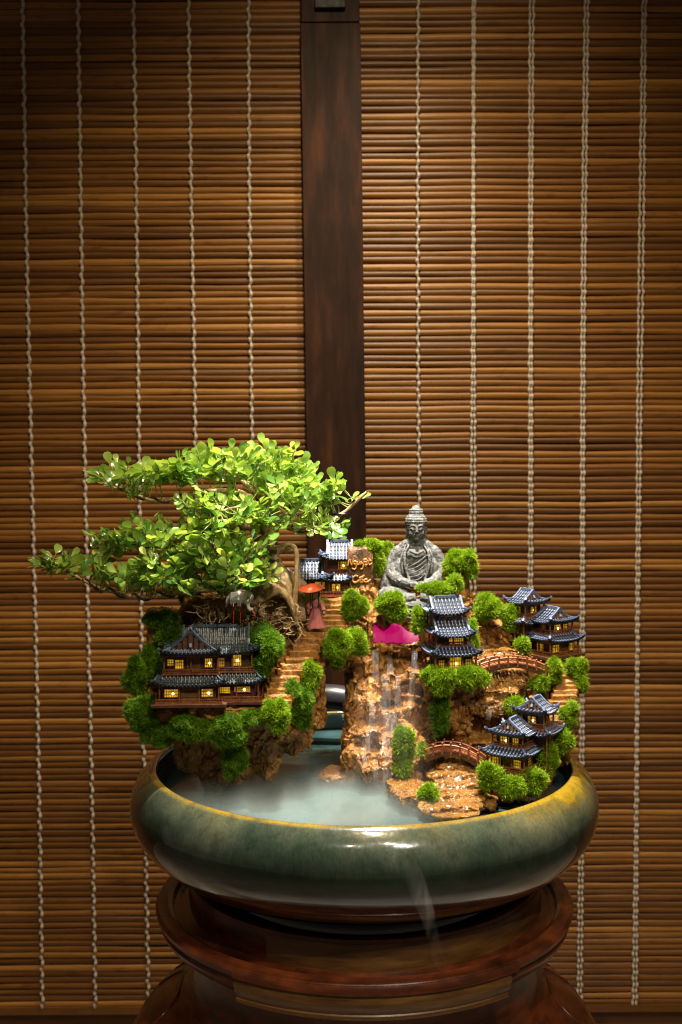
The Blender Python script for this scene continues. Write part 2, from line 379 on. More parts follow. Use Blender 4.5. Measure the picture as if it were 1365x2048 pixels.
# ------------------------------------------------------------------ stand and bowl
stand = empty('round_wooden_stand', (0, 0, -61.4), 0, 'dark rosewood round stand with a paler front panel under the green bowl', 'plant stand')
mb = MB(); mb.lathe([(16.3, -14.2), (17.3, -14.2), (17.45, -13.0), (17.45, -11.5), (17.3, -11.05), (17.0, -10.95), (16.6, -11.05), (16.3, -11.6)], 120, closed=True)
part('collar', mb, M['stand'], stand, 45)
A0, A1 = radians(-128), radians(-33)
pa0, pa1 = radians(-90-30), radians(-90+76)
mb = MB(); mb.lathe([(17.44, -13.75), (17.62, -13.75), (17.62, -11.55), (17.44, -11.35)], 60, pa0, pa1, closed=True); part('lit_collar_panel', mb, M['stand_pale'], stand, 45)  # honey panel carried round to the right: the collar's lit side put into its colour
plate = [(0, -14.6), (0, -13.75), (18.0, -13.75), (18.3, -13.95), (18.9, -13.95), (19.1, -13.45), (19.5, -13.25), (19.8, -13.45), (20.0, -13.5), (20.45, -13.45), (20.7, -13.8), (20.6, -14.25),
         (20.25, -14.45), (20.2, -14.7), (20.35, -15.0), (20.0, -15.7), (19.4, -16.2), (18.6, -16.45), (0, -16.5)]
mb = MB(); mb.lathe(plate, 140); part('plate', mb, M['stand'], stand, 40)
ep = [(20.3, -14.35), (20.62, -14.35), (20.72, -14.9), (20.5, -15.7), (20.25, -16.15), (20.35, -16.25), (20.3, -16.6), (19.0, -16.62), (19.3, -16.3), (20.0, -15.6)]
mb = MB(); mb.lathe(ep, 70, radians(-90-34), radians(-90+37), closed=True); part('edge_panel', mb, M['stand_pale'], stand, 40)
mb = MB(); mb.lathe([(20.4, -13.55), (20.72, -13.5), (20.95, -13.85), (20.85, -14.28), (20.4, -14.32)], 70, radians(-90-34), radians(-90+39), closed=True); part('edge_bead', mb, M['stand'], stand, 50)
mb = MB(); mb.lathe([(18.4, -16.4), (17.7, -18), (17.7, -21), (18.5, -22.8), (20.4, -24.2), (22.2, -25.5), (23.6, -27.6), (24.5, -31), (24.7, -36), (24.4, -42), (23.6, -48), (21.0, -56), (20, -61.4)], 120)
part('drum', mb, M['stand'], stand, 40)
DR = [(17.7, -18), (17.7, -21), (18.5, -22.8), (20.4, -24.2), (22.2, -25.5), (23.6, -27.6), (24.5, -31), (24.7, -36)]
def drum_pt(t, A, out=0.0):
    t = max(0, min(.999, t))*(len(DR)-1); k = int(t); r_, z = (DR[k][j]+(DR[k+1][j]-DR[k][j])*(t-k) for j in (0, 1))
    return ((r_+out)*cos(A), (r_+out)*sin(A), z)
for k in range(10):                                           # carved cartouches round the shoulder of the drum
    A = radians(-90+18+36*k); mb = MB(); path = [drum_pt(.55+.30*sin(2*pi*q/28), A+radians(13)*cos(2*pi*q/28)*(1-.25*sin(2*pi*q/28)), .02) for q in range(29)]
    mb.tube(path, .11, 6, caps=False); part('carved_ring', mb, M['stand'], stand, 60)
# glazed bowl
def glaze():
    mt, nt, b = nodes_of('green_glaze'); N = NT(nt); tc = N.n('ShaderNodeTexCoord'); sx = N.n('ShaderNodeSeparateXYZ'); N.l(tc.outputs['Object'], sx.inputs[0])
    z = N.math('SUBTRACT', sx.outputs[2], 13.7); v = N.coords((1, 1, .10)); v1 = N.coords((1, 1, .35)); v2 = N.coords()
    st = N.noise(v, 1.1, 6, .7); big = N.noise(v1, .16, 3, .5); mid = N.noise(v1, .42, 4, .6, .5)
    # depth below the rim, pushed about by runs of glaze
    q = N.math('ADD', z, N.math('MULTIPLY', N.math('SUBTRACT', st, .5), 1.1))
    q = N.math('ADD', q, N.math('MULTIPLY', N.math('SUBTRACT', big, .5), 5.5))
    q = N.math('ADD', q, N.math('MULTIPLY', N.math('SUBTRACT', mid, .5), 2.6))
    q = N.math('ADD', q, N.math('MULTIPLY', sx.outputs[0], .03)); q = N.math('ADD', q, N.math('SUBTRACT', N.math('MULTIPLY', N.math('ABSOLUTE', sx.outputs[0]), .10), .9))
    f = N.math('DIVIDE', N.math('ADD', q, 11.3), 13.0)
    c = N.ramp(f, [(.20, (.008, .011, .007)), (.50, (.010, .021, .013)), (.68, (.024, .040, .026)), (.79, (.058, .070, .045)), (.90, (.11, .107, .055)), (.98, (.18, .130, .024)), (1.06, (.32, .205, .016))])
    rim = N.ramp(N.math('ADD', z, N.math('MULTIPLY', N.math('SUBTRACT', mid, .5), .35)), [(0.0, (0, 0, 0)), (1, (0, 0, 0))])
    e = N.ramp(N.math('ADD', N.math('MULTIPLY', z, 6.0), 1.15), [(0, (0, 0, 0)), (1, (1, 1, 1))])
    e = N.math('MULTIPLY', e, N.ramp(N.noise(v2, .22, 4, .6), [(.36, (.25, .25, .25)), (.6, (1, 1, 1))])); c = N.mix(e, c, (.32, .20, .015))
    c = N.mix(.6, c, N.ramp(N.noise(v, 5, 5, .75), [(.3, (.4, .4, .4)), (.7, (1.4, 1.35, 1.25))]), 'MULTIPLY'); c = N.mix(.55, c, N.ramp(N.noise(v2, .5, 7, .7, .5), [(.36, (.45, .42, .36)), (.5, (1, 1, 1)), (.66, (1.35, 1.35, 1.3))]), 'MULTIPLY')
    N.l(c, b.inputs['Base Color']); b.inputs['Roughness'].default_value = .20; b.inputs['Coat Weight'].default_value = 1.0; b.inputs['Coat Roughness'].default_value = .04; b.inputs['Coat IOR'].default_value = 1.75
    sp = N.noise(v2, 1.6, 7, .75)
    N.l(N.math('ADD', N.math('MULTIPLY', sp, .22), .06), b.inputs['Roughness'])
    N.l(N.bump(N.noise(v2, .35, 3), .12, .5), b.inputs['Normal']); return mt
M['glaze'] = glaze()
M['glaze_in'] = simple('inner_glaze', [(.3, (.010, .016, .012)), (.7, (.026, .036, .026))], .15, nscale=.2, coat=.5)
bowl = empty('ceramic_bowl', (0, 0, -13.7), 0, 'wide round green glazed ceramic bowl with a yellow rim on the wooden stand', 'bowl')
outer = spline([(21.0, -.35, 0), (21.08, -.06, 0), (21.4, .02, 0), (22.0, -.30, 0), (22.9, -1.25, 0), (23.5, -2.5, 0), (23.7, -3.7, 0), (23.4, -5.3, 0), (22.4, -6.9, 0), (20.8, -8.3, 0), (18.6, -9.5, 0), (16.2, -10.4, 0), (14.9, -11.0, 0)], 5)
outer = [(p.x*.972, p.y) for p in outer]+[(14.7, -11.25), (14.8, -11.6), (15.0, -12.0), (14.9, -12.5), (14.6, -13.7), (0, -13.7)]
mb = MB(); mb.lathe(outer, 160); part('body', mb, M['glaze'], bowl, 50)
mb = MB(); mb.lathe([(20.42, -.34), (20.7, -.8), (21.2, -2.0), (21.4, -3.6), (20.8, -5.6), (19.0, -7.6), (14, -8.8), (0, -9)], 140); part('inner_wall', mb, M['glaze_in'], bowl, 50)
# water
def water_mat():
    mt, nt, b = nodes_of('murky_water'); N = NT(nt); v = N.coords()
    N.l(N.ramp(N.noise(v, .10, 3), [(.35, (.016, .030, .027)), (.55, (.040, .080, .080)), (.7, (.06, .135, .16))]), b.inputs['Base Color'])
    b.inputs['Roughness'].default_value = .07; N.l(N.bump(N.noise(v, .55, 3), .25, .25), b.inputs['Normal']); return mt
M['water'] = water_mat()
mb = MB(); mb.lathe([(0, -2.3), (21.3, -2.3)], 90); o = part('pool_water', mb, M['water'], None, 60); tag(o, kind='structure')
# mist
def mist(name, mb, dens, color, hz0, hz1, nscale, label=None, lo=.38, hi=.72, edge=None, base=(0, 0, 0), anis=.2):
    mt = bpy.data.materials.new(name+'_air'); mt.use_nodes = True; nt = mt.node_tree; nt.nodes.remove(nt.nodes['Principled BSDF']); N = NT(nt)
    pv = N.n('ShaderNodeVolumePrincipled'); pv.inputs['Color'].default_value = (*color, 1); pv.inputs['Anisotropy'].default_value = anis
    tc = N.n('ShaderNodeTexCoord'); sx = N.n('ShaderNodeSeparateXYZ'); N.l(tc.outputs['Object'], sx.inputs[0])
    d = N.ramp(N.noise(N.coords(nscale), 1.0, 3, .55, .6), [(lo, (0, 0, 0)), (hi, (1, 1, 1))])
    h = N.n('ShaderNodeMapRange', interpolation_type='SMOOTHSTEP'); h.inputs[1].default_value = hz1; h.inputs[2].default_value = hz0
    N.l(sx.outputs[2], h.inputs[0]); d = N.math('MULTIPLY', d, h.outputs[0])
    if edge:                                                  # thins out towards the rim of an ellipse
        cx, cy, rx, ry = edge
        e = N.math('ADD', N.math('POWER', N.math('DIVIDE', N.math('SUBTRACT', sx.outputs[0], cx), rx), 2), N.math('POWER', N.math('DIVIDE', N.math('SUBTRACT', sx.outputs[1], cy), ry), 2))
        mr = N.n('ShaderNodeMapRange', interpolation_type='SMOOTHSTEP'); mr.inputs[1].default_value = 1.0; mr.inputs[2].default_value = 0.0; N.l(e, mr.inputs[0]); d = N.math('MULTIPLY', d, mr.outputs[0])
    N.l(N.math('MULTIPLY', d, dens), pv.inputs['Density']); N.l(pv.outputs[0], nt.nodes['Material Output'].inputs['Volume'])
    o = part(name, mb, mt, None, None, base=base); return tag(o, label, None, None, 'stuff')
mc = P(640, 1590, -9); mc.z = -2.3
mb = MB(); mb.lathe([(0, 0.02), (16.5, .02), (16.5, 1.9), (0, 2.6)], 40, c=mc)
mist('mist', mb, .26, (.80, .88, .84), .0, 2.6, (.16, .16, .3), 'pale mist lying low over the water in the bowl', .12, .75, (-.5, 1.0, 15.5, 13.0), tuple(mc))
mc = P(790, 1560, -4); mc.z = -2.25
mb = MB(); mb.lathe([(0, 0.02), (5.2, .02), (4.6, 8), (3.2, 13.2), (0, 13.5)], 30, c=mc)
mist('mist', mb, .10, (1, .96, .92), 0, 13.5, (.5, .5, .22), 'thin spray hanging in front of the central waterfall', .40, .75, (0, 0, 4.9, 4.9), tuple(mc))
path = spline([P(775, 1690, -21.9), P(812, 1730, -24.2), P(838, 1780, -24.4), P(858, 1840, -22.4), P(868, 1880, -20), P(880, 1925, -18.8), P(888, 1945, -18.4)], 6)
mb = MB(); mb.tube(path, lerp_list([.3, .9, .8, .6, .5, .6, .3], len(path)), 14)
mist('mist_wisp', mb, .15, (1, .95, .9), -60, 60, (.8, .6, .12), 'wisp of mist spilling over the front of the bowl', .42, .70)
# ------------------------------------------------------------------ rockery
def block(mb, x0, y0, x1, y1, Y, dep, seed, jit=.16, taper=0.0):
    """one boulder: its front fills the pixel box at depth Y, it runs dep back"""
    r = random.Random(seed); a = P(x0, y0, Y); b = P(x1, y1, Y); X0, X1, Z1, Z0 = a.x, b.x, a.z, b.z
    w, h = X1-X0, Z1-Z0; pts = []
    for fx in (0, .35, .7, 1):
        for fz in (0, .4, .75, 1):
            for fy in (0, .5, 1):
                if 0 < fx < 1 and 0 < fz < 1 and fy == .5: continue
                corner = sum((fx in (0, 1), fz in (0, 1), fy in (0, 1)))
                k = .13 if corner == 3 else (.05 if corner == 2 else 0)
                p = Vector((.5+(fx-.5)*(1-k*2), .5+(fy-.5)*(1-k*2), .5+(fz-.5)*(1-k*2)))
                tp = 1-taper*(1-p.z)
                pts.append((X0+w*(.5+(p.x-.5)*tp)+r.uniform(-jit, jit)*w*.5, Y+dep*p.y*tp+dep*(1-tp)*.5+r.uniform(-jit, jit)*dep*.4, Z0+h*p.z+r.uniform(-jit, jit)*h*.35))
    mb.hull(pts)
def rock_disp(amp=1.0, vert=.6, ledge=0.0):
    def fn(c, n):
        p = Vector((c.x, c.y, c.z*vert)); q = p+Vector((noise.noise(p*.7), noise.noise(p*.7+Vector((7, 3, 1))), noise.noise(p*.7+Vector((2, 9, 5)))))*.5
        k = .45+.55*max(0.0, 1-max(0.0, n[2]))
        d = .16*noise.fractal(p*.7, .9, 2.1, 5)
        d += k*.26*(noise.cell(Vector((q.x*.62, q.y*.62, q.z*.40)))-.5)+k*.13*(noise.cell(Vector((q.x*1.5+9, q.y*1.5, q.z*1.0)))-.5)
        d -= .20*max(0.0, 1-abs(noise.noise(q*.8))/.10)*k
        dist, _ = noise.voronoi(Vector((q.x*.55, q.y*.55, q.z*.42))); d -= .38*max(0.0, 1-(dist[1]-dist[0])/.10)*k
        d += .07*noise.ridged_multi_fractal(p*1.3, .9, 2.2, 4, 1.0, 2.0)-.06
        if ledge and n[2] > .3: d += ledge*noise.noise(Vector((c.x*.4, c.y*1.7, 3)))
        return d*amp
    return fn
def rockery(name, label, blocks, base, voxel=.14, mat='rock', amp=1.0, vert=.6, ledge=0.0, cat='rockery'):
    root = empty(name, base, 0, label, cat); mb = MB()
    for i, b in enumerate(blocks): block(mb, *b[:6], seed=hash((b[0], b[1], b[4])) % 9999, **(b[6] if len(b) > 6 else {}))
    me = remesh(mb, voxel, 1); displace(me, rock_disp(amp, vert, ledge)); me.shade_smooth(); me.set_sharp_from_angle(angle=radians(50))
    me.transform(Matrix.Translation(-Vector(base))); link('rock_face', me, M[mat], root); return root
LEFT = [
 (300, 1232, 650, 1400, -1.5, 9), (335, 1225, 610, 1300, .5, 8), (288, 1222, 350, 1330, -2, 5), (262, 1330, 330, 1450, -4, 6), (290, 1400, 560, 1470, -8.2, 9),
 (300, 1440, 620, 1500, -6.0, 8, dict(taper=.2)), (330, 1465, 470, 1560, -5.2, 6, dict(taper=.25)), (385, 1520, 480, 1592, -4.4, 5, dict(taper=.2)), (430, 1490, 520, 1575, -4.0, 5, dict(taper=.3)),
 (495, 1440, 570, 1572, -4.2, 4, dict(taper=.45)), (540, 1420, 640, 1520, -3.4, 5, dict(taper=.35)), (595, 1290, 655, 1470, -2.4, 5, dict(taper=.2)), (560, 1262, 650, 1420, -2.0, 5),
 (350, 1190, 470, 1240, 0, 6), (580, 1256, 660, 1300, -1.4, 6), (470, 1420, 570, 1500, -6.6, 5), (345, 1490, 420, 1560, -4.6, 4, dict(taper=.3)), (600, 1240, 700, 1330, .6, 4), (640, 1300, 705, 1345, -.3, 3)]
lrock = rockery('rockery', 'overhanging ochre rock under the bonsai tree, on the left of the bowl', LEFT, tuple(P(450, 1570, -2)), vert=.75)
RROCK = [
 # back wall and the terrace under the statue
 (640, 1190, 780, 1330, 3.5, 5), (735, 1195, 960, 1420, 3.8, 6), (690, 1285, 860, 1500, 2.0, 5), (900, 1185, 960, 1300, 3.5, 5), (880, 1120, 945, 1260, 4.5, 3.5), (690, 1160, 760, 1260, 4.2, 3.5),
 (930, 1240, 1010, 1340, 3.0, 5), (985, 1240, 1060, 1320, 3.2, 4), (995, 1255, 1032, 1300, 2.0, 3), (1030, 1255, 1110, 1350, 2.5, 5),
 (750, 1226, 794, 1262, 2.1, 1.6, dict(taper=.3)),
 # waterfall: columns, ledges, foot
 (694, 1290, 735, 1400, 1.7, 4), (728, 1287, 772, 1400, 1.3, 4), (765, 1300, 800, 1400, 2.0, 4), (792, 1288, 815, 1345, 1.6, 3), (812, 1290, 842, 1350, 2.2, 4),
 (742, 1288, 776, 1306, 1.0, 1.4), (772, 1290, 806, 1308, 1.2, 1.4), (800, 1286, 846, 1306, 1.5, 1.4), (732, 1240, 750, 1296, 1.4, 2.5), (838, 1244, 852, 1300, 1.6, 2.5),
 (690, 1352, 728, 1500, .6, 4), (762, 1346, 808, 1410, -.2, 5), (800, 1338, 846, 1420, .3, 5), (722, 1362, 766, 1450, .4, 4),
 (688, 1402, 732, 1520, -1.1, 5), (726, 1398, 770, 1470, -1.6, 5), (764, 1418, 806, 1490, -1.5, 5), (798, 1412, 846, 1500, -1.0, 5),
 (686, 1452, 724, 1560, -2.2, 5), (718, 1456, 770, 1520, -2.9, 5), (762, 1470, 802, 1540, -2.8, 5), (790, 1452, 850, 1560, -2.2, 5),
 (683, 1496, 714, 1560, -3.4, 4), (704, 1502, 750, 1556, -4.2, 5), (742, 1500, 796, 1556, -3.9, 5), (716, 1530, 754, 1576, -5.2, 4), (750, 1528, 798, 1574, -5.0, 4), (640, 1552, 730, 1576, -3.2, 4),
 # cliff under the middle tower
 (845, 1330, 975, 1420, -4.2, 7), (895, 1385, 955, 1500, -3.6, 6), (862, 1390, 900, 1480, -2.8, 5), (935, 1420, 1010, 1500, -2.4, 5), (930, 1350, 1060, 1440, -1.4, 5), (985, 1400, 1060, 1500, -2.0, 5),
 (842, 1430, 912, 1510, -1.2, 5), (836, 1400, 880, 1470, .2, 4),
 # upper pool and cascade under the upper bridge
 (945, 1300, 1075, 1345, 1.2, 4), (955, 1345, 1060, 1375, -2.0, 4), (950, 1375, 1040, 1410, -2.9, 4),
 # right end
 (1020, 1308, 1175, 1400, .2, 7), (1050, 1345, 1160, 1480, -1.2, 7), (1095, 1330, 1172, 1370, -.5, 5), (1080, 1420, 1150, 1510, -3.4, 6), (1100, 1460, 1150, 1540, -4.0, 5),
 # ledge under the lower house
 (960, 1538, 1110, 1598, -9.4, 7, dict(taper=.15)), (1020, 1520, 1120, 1580, -7.4, 6, dict(taper=.2)), (985, 1500, 1090, 1560, -6.8, 6), (955, 1555, 1060, 1610, -9.0, 6), (930, 1480, 1010, 1560, -4.8, 6),
 # pillars by the lower bridge
 (792, 1455, 836, 1575, -5.2, 3.2), (816, 1525, 846, 1582, -6.2, 2.4), (836, 1490, 880, 1560, -4.6, 4), (850, 1515, 900, 1560, -5.2, 4)]
rrock = rockery('rockery', 'terraced ochre rock with waterfalls, carrying the statue and the towers on the right', RROCK, tuple(P(880, 1570, 0)), vert=.8)
SLAB = [(776, 1575, 850, 1612, -9.6, 4.5), (800, 1590, 870, 1630, -11.2, 5), (850, 1612, 965, 1650, -13.4, 5.5), (865, 1592, 975, 1640, -11.6, 6), (870, 1570, 985, 1615, -9.9, 6), (860, 1548, 985, 1590, -8.2, 6),
        (870, 1525, 975, 1565, -6.8, 5), (800, 1568, 838, 1592, -8.8, 3), (935, 1600, 1000, 1640, -11.0, 5), (835, 1605, 880, 1640, -12.3, 3)]
srock = rockery('rock_slab', 'low wet stepped rock slab running into the water below the lower bridge', SLAB, tuple(P(900, 1640, -9)), vert=1.2, amp=.8, ledge=.25, cat='rock', mat='rock_wet')
# thin wet ledges of the cascades
def ledges(parent, rows, seed):
    r = random.Random(seed)
    for (x0, y0, x1, Y, dep) in rows:
        mb = MB(); n = 9; a = P(x0, y0, Y); b = P(x1, y0, Y); pts = []
        for i in range(n):
            t = i/(n-1); x = a.x+(b.x-a.x)*t; yy = Y-.9*sin(t*pi)+r.uniform(-.3, .3); z = a.z+r.uniform(-.05, .05)
            pts.append((x, yy, z))
        vs = []; fs = []
        for (x, yy, z) in pts: vs += [(x, yy+dep, z+.06), (x, yy+.25, z+.03), (x, yy, z-.10), (x, yy+.22, z-.75), (x, yy+dep, z-1.1)]
        for i in range(n-1):
            for k in range(5): k2 = (k+1) % 5; fs.append((i*5+k, i*5+k2, i*5+5+k2, i*5+5+k))
        fs += [(4, 3, 2, 1, 0), tuple((n-1)*5+k for k in range(5))]
        mb.add(vs, fs); o = part('ledge', mb, M['rock_wet'], parent, 50); sb = o.modifiers.new('s', 'SUBSURF'); sb.levels = sb.render_levels = 2
ledges(srock, [(872, 1545, 965, -7.2, 2.5), (868, 1562, 960, -8.6, 2.4), (880, 1580, 972, -9.9, 2.4), (872, 1596, 975, -11.0, 2.4), (868, 1611, 970, -12.2, 2.4), (858, 1626, 962, -13.3, 2.4)], 5)
CASC = [(948, 1296, 1075, 1318, 1.4, 4.2), (955, 1310, 1062, 1350, .2, 3.4), (952, 1342, 1062, 1372, -1.9, 4), (946, 1358, 1052, 1388, -2.8, 3.5), (942, 1376, 1040, 1406, -3.5, 3.5), (936, 1398, 1022, 1440, -4.0, 3.2)]
crock = rockery('rock_slab', 'wet stepped rock of the cascade running under the upper bridge', CASC, tuple(P(1000, 1380, -1)), vert=1.2, amp=.8, ledge=.3, cat='rock', mat='rock_wet')
# stairs cut into the rock: every step is a piece
def stairs(parent, pts, wd, hgt, dep, seed, yaw=0.0):
    r = random.Random(seed)
    for (px, py, Y, wpx) in pts:
        c = P(px, py, Y); w = wpx*K(px, py, Y); mb = MB(); q = []
        for fx in (-.5, -.17, .17, .5):
            for fy in (-.5, .5):
                for fz in (-1, -.12, 0):
                    s_ = .93 if fz == 0 else 1
                    q.append(c+Matrix.Rotation(yaw, 3, 'Z') @ Vector((fx*w*s_+r.uniform(-.10, .10), fy*dep*s_+r.uniform(-.13, .13), fz*hgt+r.uniform(-.05, .05))))
        mb.hull(q); o = part('step', mb, M['rock'], parent, 30); b = o.modifiers.new('b', 'BEVEL'); b.width = .09; b.segments = 2
def run(a, b, n):
    return [tuple(a[k]+(b[k]-a[k])*i/(n-1) for k in range(4)) for i in range(n)]
stairs(lrock, run((620, 1262, -1.6, 54), (606, 1300, -3.0, 56), 4)+run((598, 1314, -3.5, 54), (570, 1350, -5.0, 56), 4)+run((566, 1362, -5.4, 58), (553, 1398, -6.8, 62), 4), 0, .8, 1.5, 4, radians(12))
stairs(rrock, run((668, 1198, 4.0, 40), (664, 1250, .6, 52), 6), 0, .8, 1.2, 5)
stairs(rrock, run((1136, 1348, -.6, 44), (1128, 1388, -2.6, 48), 5)+run((1122, 1400, -3.1, 48), (1102, 1448, -5.2, 46), 6), 0, .8, 1.3, 6)
# soil on top of the left rock
mb = MB()
for i in range(60):
    p = P(rnd(340, 596), 1240+rnd(-8, 8), rnd(-.2, 5)); mb.ell(p, (rnd(.5, 1.4), rnd(.5, 1.2), rnd(.3, .8)), 8, 6)
me = remesh(mb, .2); displace(me, lambda c, n: .25*noise.fractal(c*1.3, .7, 2.2, 5)); me.shade_smooth()
o = link('soil', me, M['soil']); tag(o, kind='structure')
mb = MB()
for i in range(260):
    p = P(rnd(390, 600), 1238+rnd(-6, 14), rnd(-2.6, 1)); mb.hull([p+Vector((rnd(-1, 1), rnd(-1, 1), rnd(-.6, .8)))*rnd(.12, .28) for _ in range(7)])
o = part('soil_crumbs', mb, M['soil']); tag(o, 'dark crumbly soil at the foot of the bonsai tree', None, None, 'stuff')
# pink light in the upper basin, and a dark hose behind the rock
M['pink'] = glow('pink_light', (.50, .001, .115), 1.0); pb = M['pink'].node_tree.nodes['Principled BSDF']; pb.inputs['Base Color'].default_value = (.05, .001, .02, 1)
M['pink'].node_tree.links.remove(pb.inputs['Emission Color'].links[0]); pb.inputs['Emission Color'].default_value = (.50, .001, .115, 1)
mb = MB(); a = P(748, 1286, 2.4); b = P(838, 1286, 2.4); n = 14; vs = []; top = [.95, .85, .66, .58, .70, .90, 1.0, .95, .85, .70, .56, .5, .52, .5]
for i in range(n):
    x = a.x+(b.x-a.x)*i/(n-1)
    for y_, z_ in ((2.4, a.z), (2.6, a.z+1.75*top[i]), (2.9, a.z+1.95*top[i]), (3.6, a.z+1.6*top[i]), (3.6, a.z)): vs.append((x, y_, z_))
fs = [(i*5+k, i*5+(k+1) % 5, i*5+5+(k+1) % 5, i*5+5+k) for i in range(n-1) for k in range(5)]+[(4, 3, 2, 1, 0), tuple((n-1)*5+k for k in range(5))]
mb.add(vs, fs); o = part('basin_light', mb, M['pink'], None, 60, base=tuple(P(793, 1286, 3))); tag(o, 'glowing magenta lamp in the basin at the head of the central waterfall', 'lamp')
M['rubber'] = simple('dark_rubber', [(.3, (.018, .016, .018)), (.7, (.04, .035, .04))], .32, nscale=.6)
mb = MB(); mb.tube(spline([P(585, 1400, 15), P(640, 1394, 14.5), P(690, 1398, 14.2), P(740, 1420, 14.5)], 6), 1.45, 16)
o = part('pump_hose', mb, M['rubber'], None, 60, base=tuple(P(660, 1400, 14.5))); tag(o, 'dark rubber hose seen through the gap between the two rocks', 'hose')

# ------------------------------------------------------------------ moss cushions: a body under thousands of short blades
def moss(label, px, py, w, h, Y, ry=None, dark=False, dens=1.0):
    c = P(px, py, Y); k = K(px, py, Y); RX, RZ = max(.42, w*k/2-.16), max(.42, h*k/2-.16); RY = ry or max(.85, min(RX, RZ)*.85)
    ng = np.random.default_rng(int(px*7+py*13)); sd = Vector((px*.13, py*.17, 0)); mb = MB(); V_ = []; Wt = []; Fc = []
    long_ = max(RX, RZ); nl = 2+int(ng.integers(1, 3))+(1 if max(RX, RZ) > 1.7*min(RX, RZ) else 0); lobes = []
    for i in range(nl):                                       # a few uneven lobes grown together
        A = 2*pi*(i+ng.uniform(-.25, .25))/nl+px; f = ng.uniform(.30, .52); q = ng.uniform(.50, .70)
        lobes.append((np.array([RX*f*cos(A), RY*ng.uniform(-.35, .1), RZ*f*sin(A)]), np.array([RX*q*ng.uniform(.9, 1.15), RY*ng.uniform(.7, .95), RZ*q*ng.uniform(.85, 1.1)])))
    lobes.append((np.array([0, 0, 0]), np.array([RX*.66, RY*.85, RZ*.62])))
    for li, (lc, lr) in enumerate(lobes):
        rx, ry_, rz = lr; lump = lambda v: 1+.26*noise.noise(v*.8+sd)+.20*noise.noise(v*1.9+sd)
        o1 = len(mb.v); mb.ell((0, 0, 0), (rx, ry_, rz), 16, 10)
        for i in range(o1, len(mb.v)): v = Vector(mb.v[i]); mb.v[i] = tuple(v*lump(v+Vector(lc))*.88+Vector(lc)); mb.w[i] = .08
        area = 4*pi*((rx*ry_)**1.6/3+(rx*rz)**1.6/3+(ry_*rz)**1.6/3)**(1/1.6); n0 = int(min(4200, 215*area)+90)
        q = ng.normal(size=(n0, 3)); q /= np.linalg.norm(q, axis=1)[:, None]; q[:, 1] = np.where((q[:, 1] > .3) & (ng.random(n0) < .65), -q[:, 1], q[:, 1])
        base = q*lr; base *= np.array([lump(Vector(b)+Vector(lc)) for b in base.tolist()])[:, None]*.86
        keep = np.ones(n0, bool)
        for lj, (oc, orr) in enumerate(lobes):
            if lj != li: keep &= ((((base+lc-oc)/(orr*.80))**2).sum(1) > 1)
        base = base[keep]; q = q[keep]; N_ = len(base)
        if not N_: continue
        nr = q/lr; nr /= np.linalg.norm(nr, axis=1)[:, None]; base = base+lc
        clump = np.array([[noise.noise(Vector(b)*1.3+sd), noise.noise(Vector(b)*1.3+sd+Vector((5, 3, 1))), noise.noise(Vector(b)*1.3+sd+Vector((1, 8, 4)))] for b in base.tolist()])
        d = nr+ng.normal(size=(N_, 3))*.34+clump*1.2+np.array([0, 0, .25]); d /= np.linalg.norm(d, axis=1)[:, None]
        ln = (ng.uniform(.16, .44, N_)*np.where(ng.random(N_) < .04, 1.7, 1))[:, None]; sv = np.cross(d, ng.normal(size=(N_, 3))); sv /= np.linalg.norm(sv, axis=1)[:, None]
        wd = ng.uniform(.019, .036, N_)[:, None]; bend = ng.normal(size=(N_, 3))*.14+np.array([0, 0, -.05])
        v = np.stack([base-sv*wd, base+sv*wd, base+d*ln*.6-sv*wd*.8, base+d*ln*.6+sv*wd*.8, base+d*ln+bend*ln], 1).reshape(-1, 3); o0 = len(mb.v)
        tipc = np.where(ng.random(N_) < .05, 1.0, ng.uniform(.45, .92, N_)*(1+.35*clump[:, 0])).clip(.2, 1)
        mb.v += [tuple(x) for x in v.tolist()]; mb.w += np.stack([tipc*.15, tipc*.15, tipc*.62, tipc*.62, tipc], 1).ravel().tolist()
        for i in (np.arange(N_)*5+o0).tolist(): mb.f.append((i, i+1, i+3, i+2)); mb.f.append((i+2, i+3, i+4))
    o = link('moss_cushion', mb.mesh('moss_cushion', None, attr=True), M['moss_dark' if dark else 'moss'], None, c)
    return tag(o, label, 'moss', 'moss cushions on the rocks')
